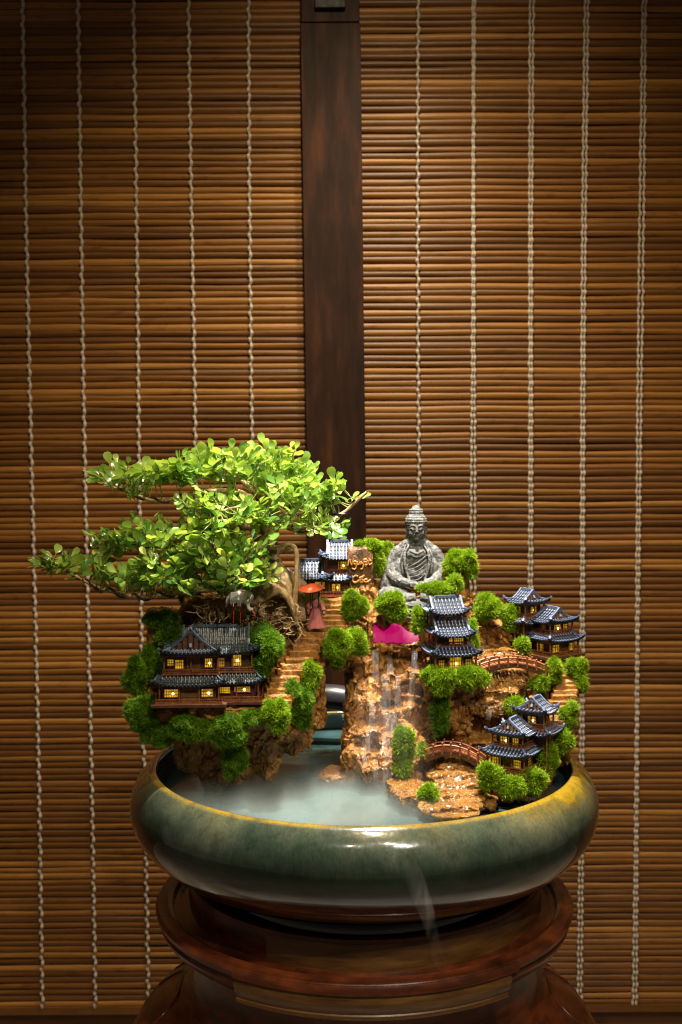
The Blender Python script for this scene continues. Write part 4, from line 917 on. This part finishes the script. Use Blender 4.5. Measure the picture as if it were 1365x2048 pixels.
mb.ell(V(1, -1, 67), (5.0*s, 5.4*s, 6.4*s), 16, 12); mb.ell(V(1, -5.8, 66), (1.1*s, 1.4*s, 1.3*s), 8, 6); mb.ell(V(1, -5.0, 63), (1.8*s, 1.1*s, .7*s), 8, 6); mb.ell(V(1, -3, 62), (3.4*s, 3.4*s, 2.8*s))
for x in (-1, 1): mb.ell(V(1+x*2.1, -5.4, 68), (1.0*s, .6*s, .6*s), 8, 6); mb.ell(V(1+x*5, 0, 67), (.8*s, 1.2*s, 1.8*s), 8, 6)
mb.tube([V(0, 0, 62), V(0, 0, 54)], 2.6*s, 10); mb.ell(V(0, 0, 50), (7*s, 4.5*s, 7*s))
mb.tube(spline([V(-7, 0, 54), V(-12, -3, 46), V(-9, -9, 43)], 4), lerp_list([2.4*s, 2.0*s, 1.4*s], 9), 8); mb.tube(spline([V(8, 0, 54), V(14, -1, 44), V(17, -5, 34)], 4), lerp_list([2.4*s, 2.0*s, 1.4*s], 9), 8)
for hx, hy, hz, dx in ((-9, -10, 43, .3), (17.5, -6, 32, -.1)):
    mb.ell(V(hx, hy, hz), (1.9*s, 1.6*s, 2.2*s), 10, 7)
    for f in range(4): mb.tube([V(hx-1.4+f*.95, hy-.8, hz-.6), V(hx-1.3+f*.9, hy-1.7, hz-2.2-(.5 if f in (1, 2) else 0)), V(hx-1.2+f*.8, hy-.9, hz-3.4)], [.5*s, .45*s, .35*s], 6)
    mb.tube([V(hx+1.6, hy-.4, hz+.8), V(hx+2.2, hy-1.6, hz-.6)], [.55*s, .4*s], 6)
me = remesh(mb, .022, 1); me.shade_smooth(); link('body', me, M['skin'], wm)
mb = MB(); prof = [(19, 0), (18.6, 1.2), (16.8, 8), (14, 18), (11, 28), (8.2, 37), (7.2, 42), (7.8, 47), (8.6, 52), (7.0, 56), (3.2, 58.5)]; ns = 40; vs = []; fs = []
for r_, z in prof:
    for k in range(ns):
        A = 2*pi*k/ns; q = 1+.07*(1-min(z/40, 1))*sin(A*9+1)+.03*(1-min(z/40, 1))*sin(A*5); vs.append(V(r_*q*cos(A)+(1.2*(1-z/58)), r_*q*sin(A)*.72, z))
for i in range(len(prof)-1):
    for k in range(ns): k2 = (k+1) % ns; fs.append((i*ns+k, i*ns+k2, (i+1)*ns+k2, (i+1)*ns+k))
fs.append(tuple(range(ns-1, -1, -1))); mb.add(vs, fs)
mb.tube(spline([V(-7, 0, 54), V(-12.5, -3, 45), V(-9.5, -8.5, 42)], 4), lerp_list([3.6*s, 4.6*s, 4.4*s], 9), 12); mb.tube(spline([V(-10, -7, 42), V(-13, -6, 34), V(-13.5, -5, 27)], 4), lerp_list([3.8*s, 3.6*s, 1.2*s], 9), 12, flat=.6)
mb.tube(spline([V(7.5, 0, 54), V(14, -1, 45), V(17, -4.5, 35)], 4), lerp_list([3.6*s, 4.6*s, 5.2*s], 9), 12); mb.tube(spline([V(16, -3, 38), V(18, -3, 30), V(18, -2, 24)], 4), lerp_list([4.2*s, 3.8*s, 1.2*s], 9), 12, flat=.6)
d_ = part('dress', mb, M['pink_cloth'], wm, 60, False)
mb = MB(); mb.lathe([(7.9*s, 39*s), (8.1*s, 41*s), (8.0*s, 44*s), (7.6*s, 44.5*s)], 24); mb.v = [(x, y*.76, z) for x, y, z in mb.v]; mb.tube([V(-2, -6.6, 41), V(-3, -9, 30), V(-3.4, -11, 20)], [1.1*s, 1.2*s, .8*s], 6, flat=.4); part('sash', mb, M['sash'], wm, 60, False)
mb = MB(); mb.ell(V(1, .8, 69.2), (5.6*s, 5.6*s, 5.8*s), 16, 10); mb.ell(V(2, 2.5, 75), (3.2*s, 3.2*s, 3*s), 12, 8)
for x in (-1, 1): mb.tube(spline([V(1+x*5, -1, 69), V(1+x*6.6, -3.2, 58), V(1+x*6.0, -7, 48), V(1+x*5.4, -8.0, 40)], 4), lerp_list([1.4*s, 1.5*s, 1.2*s, .5*s], 13), 7)
mb.tube(spline([V(1, 4, 70), V(1, 6, 56), V(1, 6, 36)], 4), lerp_list([4*s, 4.4*s, 2*s], 9), 10); part('hair', mb, M['hair'], wm, 60, False)
hd = wb+V(-9, -11.2, 42); tip = P(622, 1173, -2.5); ax = (tip-hd).normalized(); pr = empty('parasol', hd, 0, 'small orange red paper parasol held over the woman in pink', 'parasol')
mb = MB(); mb.tube([hd-ax*.35, tip+ax*.15], .035, 7); part('pole', mb, M['hair'], pr, 60)
tax = (ax+Vector((-.12, -.30, .2))).normalized(); q_ = tax.to_track_quat('Z', 'Y').to_matrix(); R_ = 25.5*s
mb = MB(); mb.lathe([(0, .30), (R_*.25, .26), (R_*.55, .17), (R_*.85, .03), (R_, -.06), (R_*.99, -.09), (R_*.84, 0), (R_*.5, .13), (0, .25)], 32); mb.v = [tuple(tip-tax*.1+q_ @ Vector(v)) for v in mb.v]; cp = part('canopy', mb, M['parasol'], pr, 30)
for k in range(8):
    A = 2*pi*k/8+.2; mb = MB(); mb.tube([tip-tax*.1+q_ @ Vector((R_*.08*cos(A), R_*.08*sin(A), .22)), tip-tax*.1+q_ @ Vector((R_*.98*cos(A), R_*.98*sin(A), -.09))], .018, 5); part('rib', mb, M['hair'], pr)
# ------------------------------------------------------------------ white crane figurine
M['white'] = simple('white_plastic', [(.3, (.62, .58, .50)), (.7, (.76, .72, .64))], .5, nscale=3)
M['red'] = simple('red_plastic', [(.3, (.45, .025, .012)), (.7, (.60, .04, .02))], .45, nscale=3)
cb = P(478, 1244, -4.6); cr = empty('white_crane', cb, 0, 'white crane figurine with thin red legs bending its head under the tree', 'bird')
V = lambda px, py, dy=0: P(px, py, -4.6+dy)
mb = MB(); mb.ell(V(481, 1188), (.95, .75, .55), 18, 12, Matrix.Rotation(radians(8), 3, 'Y')); mb.ell(V(470, 1192, .1), (.6, .6, .6)); mb.tube(spline([V(492, 1186), V(503, 1193, -.3), V(497, 1206, -.6), V(498, 1216, -.7), V(503, 1220, -.75)], 5), lerp_list([.36, .26, .19, .17, .2], 21), 10); mb.ell(V(503, 1219, -.75), (.22, .2, .19))
for i in range(7): x = 464+i*4.6; mb.tube([V(x, 1184, -.55), V(x-1, 1200, -.62), V(x-1.5, 1211+4*sin(i*2.1), -.5)], [.17, .14, .04], 7)
for i in range(4): mb.tube([V(466, 1186+i*2, .3*i-.3), V(456, 1196+i*3, .3*i-.3), V(452, 1205+i*3, .3*i-.3)], [.2, .15, .05], 7)
me = remesh(mb, .05, 1); me.shade_smooth(); me.transform(Matrix.Translation(-cb)); link('body', me, M['white'], cr)
for x in (469, 483): mb = MB(); mb.tube([V(x, 1206), V(x-1, 1224, .1), V(x-2, 1246)], [.07, .06, .05], 7); part('leg', mb, M['red'], cr, 60)
mb = MB(); mb.tube([V(503, 1219, -.8), V(508, 1226, -1.0), V(512, 1234, -1.2)], [.12, .09, .02], 8); part('beak', mb, M['red'], cr, 60)
# ------------------------------------------------------------------ bonsai tree
tb_ = P(555, 1238, .5); tree = empty('bonsai_tree', tb_, 0, 'green bonsai tree with wired branches and glossy round leaves on the left rock', 'tree')
PT = lambda l: [P(*q) for q in l]
mb = MB()
def limb(pts, rad, seg=12, n=6):
    p = spline(PT(pts), n); mb.tube(p, lerp_list(rad, len(p)), seg); return p
limb([(600, 1246, -1.6), (592, 1206, -1.2), (572, 1164, -.6), (552, 1134, .0), (536, 1100, .4), (542, 1062, .8), (548, 1030, 1.0), (530, 1000, 1.1), (500, 975, .9)], [.75, .85, .85, .80, .85, .72, .62, .5, .42])
for k, (x0, x1, Y1) in enumerate(((560, 472, .6), (556, 492, -1.4), (566, 528, -2.4), (570, 612, -.4), (560, 600, 2))):
    limb([(552, 1140, 0), ((x0+x1)/2+4, 1156+k, Y1*.5), (x1+6, 1186+2*k, Y1*.9), (x1-3, 1218, Y1), (x1-10+4*k, 1250, Y1-.4)], [.5, .42, .34, .26, .12])
for k in range(6):                                            # roots arching over from left to right
    q = k*9; limb([(492+q*.4, 1218-q*.2, -1.2-k*.25), (500+q*.8, 1178+q*.35, -1.5-k*.28), (532+q*.55, 1158+q*.55, -1.6-k*.3), (566+q*.25, 1176+q*.5, -1.7-k*.3), (586+q*.05, 1212+q*.25, -1.8-k*.25), (598-q*.1, 1252, -2.0-k*.15)], [.24, .30, .34, .32, .28, .16])
for (x, y, Y, r1, r2) in ((540, 1196, .2, 1.1, 1.9), (520, 1222, 0, 1.3, 1.2), (566, 1222, -.6, 1.2, 1.3), (548, 1165, .2, .9, 1.3)): mb.ell(P(x, y, Y), (r1, r1, r2), 14, 10)
limb([(505, 1240, .5), (498, 1205, .4), (505, 1180, .2), (540, 1150, 0)], [.8, .9, .95, .6])
limb([(545, 1105, .3), (562, 1098, .2), (580, 1096, 0)], [.5, .42, .35])
me = remesh(mb, .13, 1); displace(me, lambda c, n: .11*noise.fractal(Vector((c.x*1.6, c.y*1.6, c.z*.7)), .8, 2.2, 4)); me.shade_smooth(); me.transform(Matrix.Translation(-tb_)); link('trunk', me, M['bark'], tree)
mb = MB(); p = spline(PT([(588, 1225, -2.6), (592, 1180, -2.7), (594, 1130, -2.6), (593, 1104, -2.5), (586, 1092, -2.4), (574, 1090, -2.2), (566, 1098, -2.0)]), 5); mb.tube(p, lerp_list([.30, .26, .24, .25, .24, .2, .15], len(p)), 9); part('dead_stem', mb, M['bark'], tree, 60)
BR = [([(538, 1095, .4), (520, 1135, -1.4), (480, 1172, -3.0), (420, 1180, -3.8), (335, 1188, -4.0), (265, 1192, -4.0), (200, 1176, -3.6), (150, 1152, -3.2), (100, 1122, -2.8)], [.42, .40, .36, .30, .26, .22, .17, .11, .06]),
      ([(540, 1062, .8), (475, 1052, -.2), (405, 1066, -1.2), (330, 1082, -1.8), (255, 1096, -2.0), (192, 1092, -2.0)], [.40, .34, .28, .2, .13, .06]),
      ([(528, 1000, 1.1), (470, 986, .6), (400, 984, 0), (330, 1002, -.4), (270, 990, -.6), (212, 960, -.8)], [.38, .32, .26, .2, .13, .06]),
      ([(545, 1040, .9), (580, 1056, .2), (630, 1054, -.6), (690, 1022, -1.0), (733, 984, -1.2)], [.36, .30, .24, .18, .15]),
      ([(515, 985, 1.0), (560, 962, 1.4), (612, 952, 1.6)], [.3, .2, .08]), ([(540, 1070, .8), (480, 1086, 2.8), (415, 1110, 4.2), (350, 1120, 4.8)], [.3, .22, .15, .06]),
      ([(537, 1085, .4), (505, 1108, -2.6), (455, 1132, -5.2)], [.3, .22, .08]), ([(530, 1005, 1.0), (500, 1010, -1.6), (440, 1022, -3.6)], [.28, .2, .07]),
      ([(548, 1035, .9), (575, 1030, -1.6), (620, 1020, -3.0)], [.26, .18, .07]), ([(505, 978, .9), (470, 955, 1.4), (420, 945, 1.6), (370, 948, 1.2)], [.28, .2, .14, .06]), ([(530, 1005, 1.1), (560, 985, 3.4), (640, 985, 4.2)], [.26, .18, .07])]
allb = []; wr = MB()
for i, (pts, rad) in enumerate(BR):
    p = spline(PT(pts), 7); rr = lerp_list(rad, len(p)); p = [q+Vector((noise.noise(q*.6), noise.noise(q*.6+Vector((4, 4, 4))), noise.noise(q*.6+Vector((8, 1, 3)))))*.22 for q in p]
    allb += p; mb = MB(); mb.tube(p, rr, 9); part('branch', mb, M['bark'], tree, 60)
    if i < 4:
        hx = []; L = 0
        for k in range(len(p)-4):
            t = (p[k+1]-p[k]).normalized(); u = t.cross(Vector((0, 1, .2))).normalized(); v = t.cross(u)
            for q in range(4):
                f = q/4; A = (L+(p[k+1]-p[k]).length*f)*2.6; hx.append(p[k].lerp(p[k+1], f)+(u*cos(A)+v*sin(A))*(rr[k]+.09))
            L += (p[k+1]-p[k]).length
        wr.tube(hx, .095, 6)
for q in range(3):
    a = P(534, 1085+q*3, 0); hx = [a+Vector((cos(t*.9)*.95, sin(t*.9)*.95-.0, -.22*t*.6+.1*q)) for t in range(16)]; wr.tube(spline(hx, 3), .13, 6)
part('wire', wr, M['wire'], tree, 60)
# leaf meshes: spoon shaped, folded along the midrib
def leaf_mesh(i):
    r = random.Random(i+40); w = .62+r.uniform(-.06, .08); fold = r.uniform(.05, .14); arch = r.uniform(-.12, .10)
    out = [(0, 0), (.18, .10), (.40, .24), (.62, .33), (.82, .29), (.95, .14), (.97, 0)]; mid = [0, .18, .40, .62, .82, .94]
    z = lambda x: arch*sin(x*pi)-.05*x*x; vs = [(x, 0, z(x)-(.02 if 0 < x < .9 else 0)) for x in mid]; nm = len(mid); fs = []
    for sg in (1, -1):
        o = len(vs)
        for x, y in out[1:6]: vs.append((x, sg*y*w/.66, z(x)+fold*y*1.5))
        for k in range(5):
            f = (o+k, k+1, k) if k == 0 else (o+k-1, o+k, k+1, k)
            f = (0, 1, o) if k == 0 else (k, k+1, o+k, o+k-1)
            fs.append(f if sg < 0 else tuple(reversed(f)))
    return vs, fs
LV = [leaf_mesh(i) for i in range(5)]
LM = []
for v, f in LV:
    mb = MB(); mb.add(v, f, 0.0); LM.append(mb.mesh('leaf', 80, attr=True)); LM[-1].materials.append(M['leaf'])
PADS = [(300, 950, 105, 34, -1, 3, 25), (380, 935, 90, 29, 1, 3, 21), (440, 945, 100, 35, .5, 4, 28), (520, 935, 80, 29, 1.5, 3, 23), (585, 945, 50, 27, 2, 3, 15), (600, 985, 80, 27, 0, 4, 25), (672, 985, 50, 24, -1, 3, 15),
        (560, 1020, 90, 29, -1.5, 4, 30), (640, 1048, 62, 19, -1, 3, 15), (450, 1010, 110, 32, -2, 4, 33), (480, 1050, 100, 29, -2, 4, 28), (380, 1075, 90, 40, -2, 4, 30), (290, 1075, 75, 32, -2, 3, 23), (225, 1085, 50, 27, -2, 2.5, 11), (260, 960, 56, 27, -1, 2.5, 11),
        (430, 1110, 95, 37, -3.5, 4, 34), (340, 1140, 95, 35, -4, 3, 28), (265, 1155, 70, 27, -4, 2.5, 16), (195, 1145, 50, 21, -3.5, 2, 10), (120, 1118, 46, 16, -3, 1.6, 11), (480, 1145, 60, 32, -4, 3, 20), (400, 1165, 80, 19, -4.4, 2.5, 16), (500, 1095, 40, 32, -3.5, 2.5, 10)]
PADS += [(250, 1070, 60, 20, -2, 2.5, 8), (540, 908, 60, 16, 1, 2, 7), (455, 912, 60, 16, 1, 2, 7), (110, 1122, 40, 16, -3, 1.6, 6)]
leaves = []; tw = MB(); rg = random.Random(5)
for (px, py, rx, ry, Yc, rY, n) in PADS:
    for _ in range(n):
        while True:
            u, v, w = rg.uniform(-1, 1), rg.uniform(-1, 1), rg.uniform(-1, 1)
            if u*u+v*v+w*w < 1: break
        b = P(px+u*rx*.92, py-v*ry*.85+6, Yc+w*rY); nb = min(allb, key=lambda q: (q-b).length_squared)
        out = (b-nb); out.z *= .6
        d = (out.normalized() if out.length > .2 else Vector((0, 0, 0)))*.6+Vector((u*.7+rg.gauss(0, .45), rg.gauss(-.25, .55), rg.uniform(-.05, 1.0)))
        d.normalize(); L = rg.uniform(1.0, 2.1); s0 = b-d*L*.4
        path = [nb, (nb+s0)/2+Vector((rg.gauss(0, .2), rg.gauss(0, .2), rg.gauss(-.1, .2))), s0] if (nb-s0).length < 5 else [s0-d*.8, s0-d*.4, s0]
        tw.tube(spline(path+[b+d*L*.3, b+d*L*.6], 2), lerp_list([.06, .055, .05, .04, .025], 9), 5)
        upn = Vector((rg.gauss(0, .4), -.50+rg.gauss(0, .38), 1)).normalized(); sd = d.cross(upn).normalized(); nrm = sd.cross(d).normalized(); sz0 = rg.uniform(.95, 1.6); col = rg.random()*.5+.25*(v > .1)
        for j in range(rg.choice((2, 2, 3))):
            p = s0+d*L*(.35+.30*j)
            for sg in (-1, 1):
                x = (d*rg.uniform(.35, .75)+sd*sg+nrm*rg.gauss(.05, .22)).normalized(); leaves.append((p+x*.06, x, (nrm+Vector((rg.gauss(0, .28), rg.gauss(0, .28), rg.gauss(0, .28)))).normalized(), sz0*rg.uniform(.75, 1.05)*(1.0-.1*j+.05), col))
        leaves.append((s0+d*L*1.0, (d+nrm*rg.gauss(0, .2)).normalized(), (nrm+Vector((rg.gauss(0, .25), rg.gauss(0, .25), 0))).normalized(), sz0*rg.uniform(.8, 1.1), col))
part('twigs', tw, M['twig'], tree, 60)
def leaf_matrix(p, x, n, sz):
    y = n.cross(x).normalized(); z = x.cross(y)
    m = Matrix((x*sz, y*sz, z*sz)).transposed().to_4x4(); m.translation = p; return m
leaves.sort(key=lambda l: (l[0]-CAM).length-l[3]*1.2+rg.uniform(0, 1.5))
lb = MB()
for i, (p, x, n, sz, c) in enumerate(leaves):
    m = leaf_matrix(p-tb_, x, n, sz)
    if i < 300: o = link('leaf', LM[i % 5], None, tree); o.matrix_local = m
    else:
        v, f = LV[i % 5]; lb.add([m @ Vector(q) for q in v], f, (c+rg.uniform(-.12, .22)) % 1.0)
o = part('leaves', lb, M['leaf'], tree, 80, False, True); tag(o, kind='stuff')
# fine roots over the soil
rt = MB()
for i in range(230):
    p = P(rg.uniform(400, 605), rg.uniform(1205, 1252), rg.uniform(-3.4, -.6)); pts = [p]
    for k in range(5): pts.append(pts[-1]+Vector((rg.gauss(0, .35), rg.gauss(-.05, .25), rg.gauss(-.12, .25))))
    rt.tube(spline(pts, 3), rg.uniform(.025, .06), 5)
o = part('fine_roots', rt, M['bark'], tree, 60); tag(o, kind='stuff')
# ------------------------------------------------------------------ falling water
def fall_mat():
    mt, nt, b = nodes_of('falling_water'); N = NT(nt); v = N.coords((2.2, 2.2, .10)); b.inputs['Base Color'].default_value = (.85, .86, .86, 1); b.inputs['Roughness'].default_value = .12
    tr = N.n('ShaderNodeBsdfTransparent'); ms = N.n('ShaderNodeMixShader'); N.l(N.ramp(N.noise(v, 1.6, 4), [(.38, (.01, .01, .01)), (.75, (.07, .07, .07))]), ms.inputs[0])
    N.l(tr.outputs[0], ms.inputs[1]); N.l(b.outputs[0], ms.inputs[2]); N.l(ms.outputs[0], nt.nodes['Material Output'].inputs[0]); return mt
M['fall'] = fall_mat(); wf = MB()
for (x0, y0, Y0, x1, y1, Y1, wd) in ((752, 1300, 1.2, 750, 1366, .3, .7), (778, 1310, 1.8, 780, 1348, -.1, .6), (830, 1296, 2.1, 828, 1342, .4, .6), (772, 1350, -.3, 770, 1420, -1.5, .9), (796, 1350, -.3, 796, 1420, -1.5, .6), (826, 1342, .2, 824, 1416, -1.0, .6),
                                 (744, 1402, -1.7, 742, 1460, -2.9, .6), (774, 1422, -1.6, 774, 1474, -2.8, .9), (790, 1424, -1.6, 788, 1472, -2.8, .5), (772, 1474, -2.9, 772, 1504, -3.9, .8), (738, 1460, -3.0, 736, 1506, -4.2, .5), (728, 1506, -4.3, 728, 1534, -5.2, .5), (776, 1504, -4.0, 776, 1572, -5.2, .9), (752, 1534, -5.2, 752, 1574, -5.5, .5), (980, 1408, -3.6, 976, 1440, -4.3, .5)):
    p = spline([P(x0, y0, Y0+.3), P(x0+.3*(x1-x0), y0+6, Y0-.25), P((x0+x1)/2+rg.uniform(-2, 2), (y0+y1)/2, (Y0+Y1)/2-.35), P(x1, y1, Y1-.2)], 5)
    wf.tube(p, lerp_list([wd*.6, wd*.5, wd*.5, wd*.6], len(p)), 9, flat=.35)
o = part('waterfall', wf, M['fall'], None, 70); tag(o, kind='structure')

# a thin rippled film of running water over the wet ledges
from mathutils.bvhtree import BVHTree
def film_mat():
    mt, nt, b = nodes_of('clear_water_film'); N = NT(nt); nt.nodes.remove(b); gl = N.n('ShaderNodeBsdfGlossy'); gl.inputs['Roughness'].default_value = .07; gl.inputs['Color'].default_value = (1, 1, 1, 1)
    tr = N.n('ShaderNodeBsdfTransparent'); fr = N.n('ShaderNodeFresnel'); fr.inputs[0].default_value = 1.38; ms = N.n('ShaderNodeMixShader'); N.l(fr.outputs[0], ms.inputs[0])
    N.l(tr.outputs[0], ms.inputs[1]); N.l(gl.outputs[0], ms.inputs[2]); N.l(ms.outputs[0], nt.nodes['Material Output'].inputs[0]); return mt
M['film'] = film_mat()
def film(root, x0, x1, y0, y1, zmax, step, amp, seed):
    ob = [c for c in root.children if c.name.startswith('rock_face')][0]; bt = BVHTree.FromPolygons([v.co for v in ob.data.vertices], [p.vertices[:] for p in ob.data.polygons]); L = root.location
    nx, ny = int((x1-x0)/step), int((y1-y0)/step); idx = {}; mb = MB()
    for i in range(nx+1):
        for j in range(ny+1):
            x, y = x0+i*step, y0+j*step; h = bt.ray_cast(Vector((x, y, zmax))-L, Vector((0, 0, -1)))
            if h[0] is None or h[1].z < .25 or h[0].z+L.z < -2.6: continue
            p = Vector((x*.8, y*1.5, seed)); z = h[0].z+L.z+.07+amp*noise.noise(p)+amp*.22*noise.noise(p*2.3)
            idx[i, j] = len(mb.v); mb.v.append((x, y, z)); mb.w.append(0)
    for i in range(nx):
        for j in range(ny):
            q = [idx.get(k) for k in ((i, j), (i+1, j), (i+1, j+1), (i, j+1))]
            if None in q: continue
            zs = [mb.v[k][2] for k in q]
            if max(zs)-min(zs) < step*3: mb.f.append(tuple(q))
    o = part('stream_water', mb, M['film'], None, 180); tag(o, kind='structure')
a = P(850, 1600, -10).x; b = P(985, 1600, -10).x
film(srock, a, b, -13.6, -5.6, 3, .13, .24, 1.0)
film(crock, P(940, 1380, -2).x, P(1075, 1380, -2).x, -4.4, 4.5, P(1000, 1290, 1).z+.6, .13, .24, 5.0)
film(rrock, P(694, 1400, 0).x, P(846, 1400, 0).x, -5.6, 3.0, P(760, 1275, 1).z, .13, .22, 9.0)
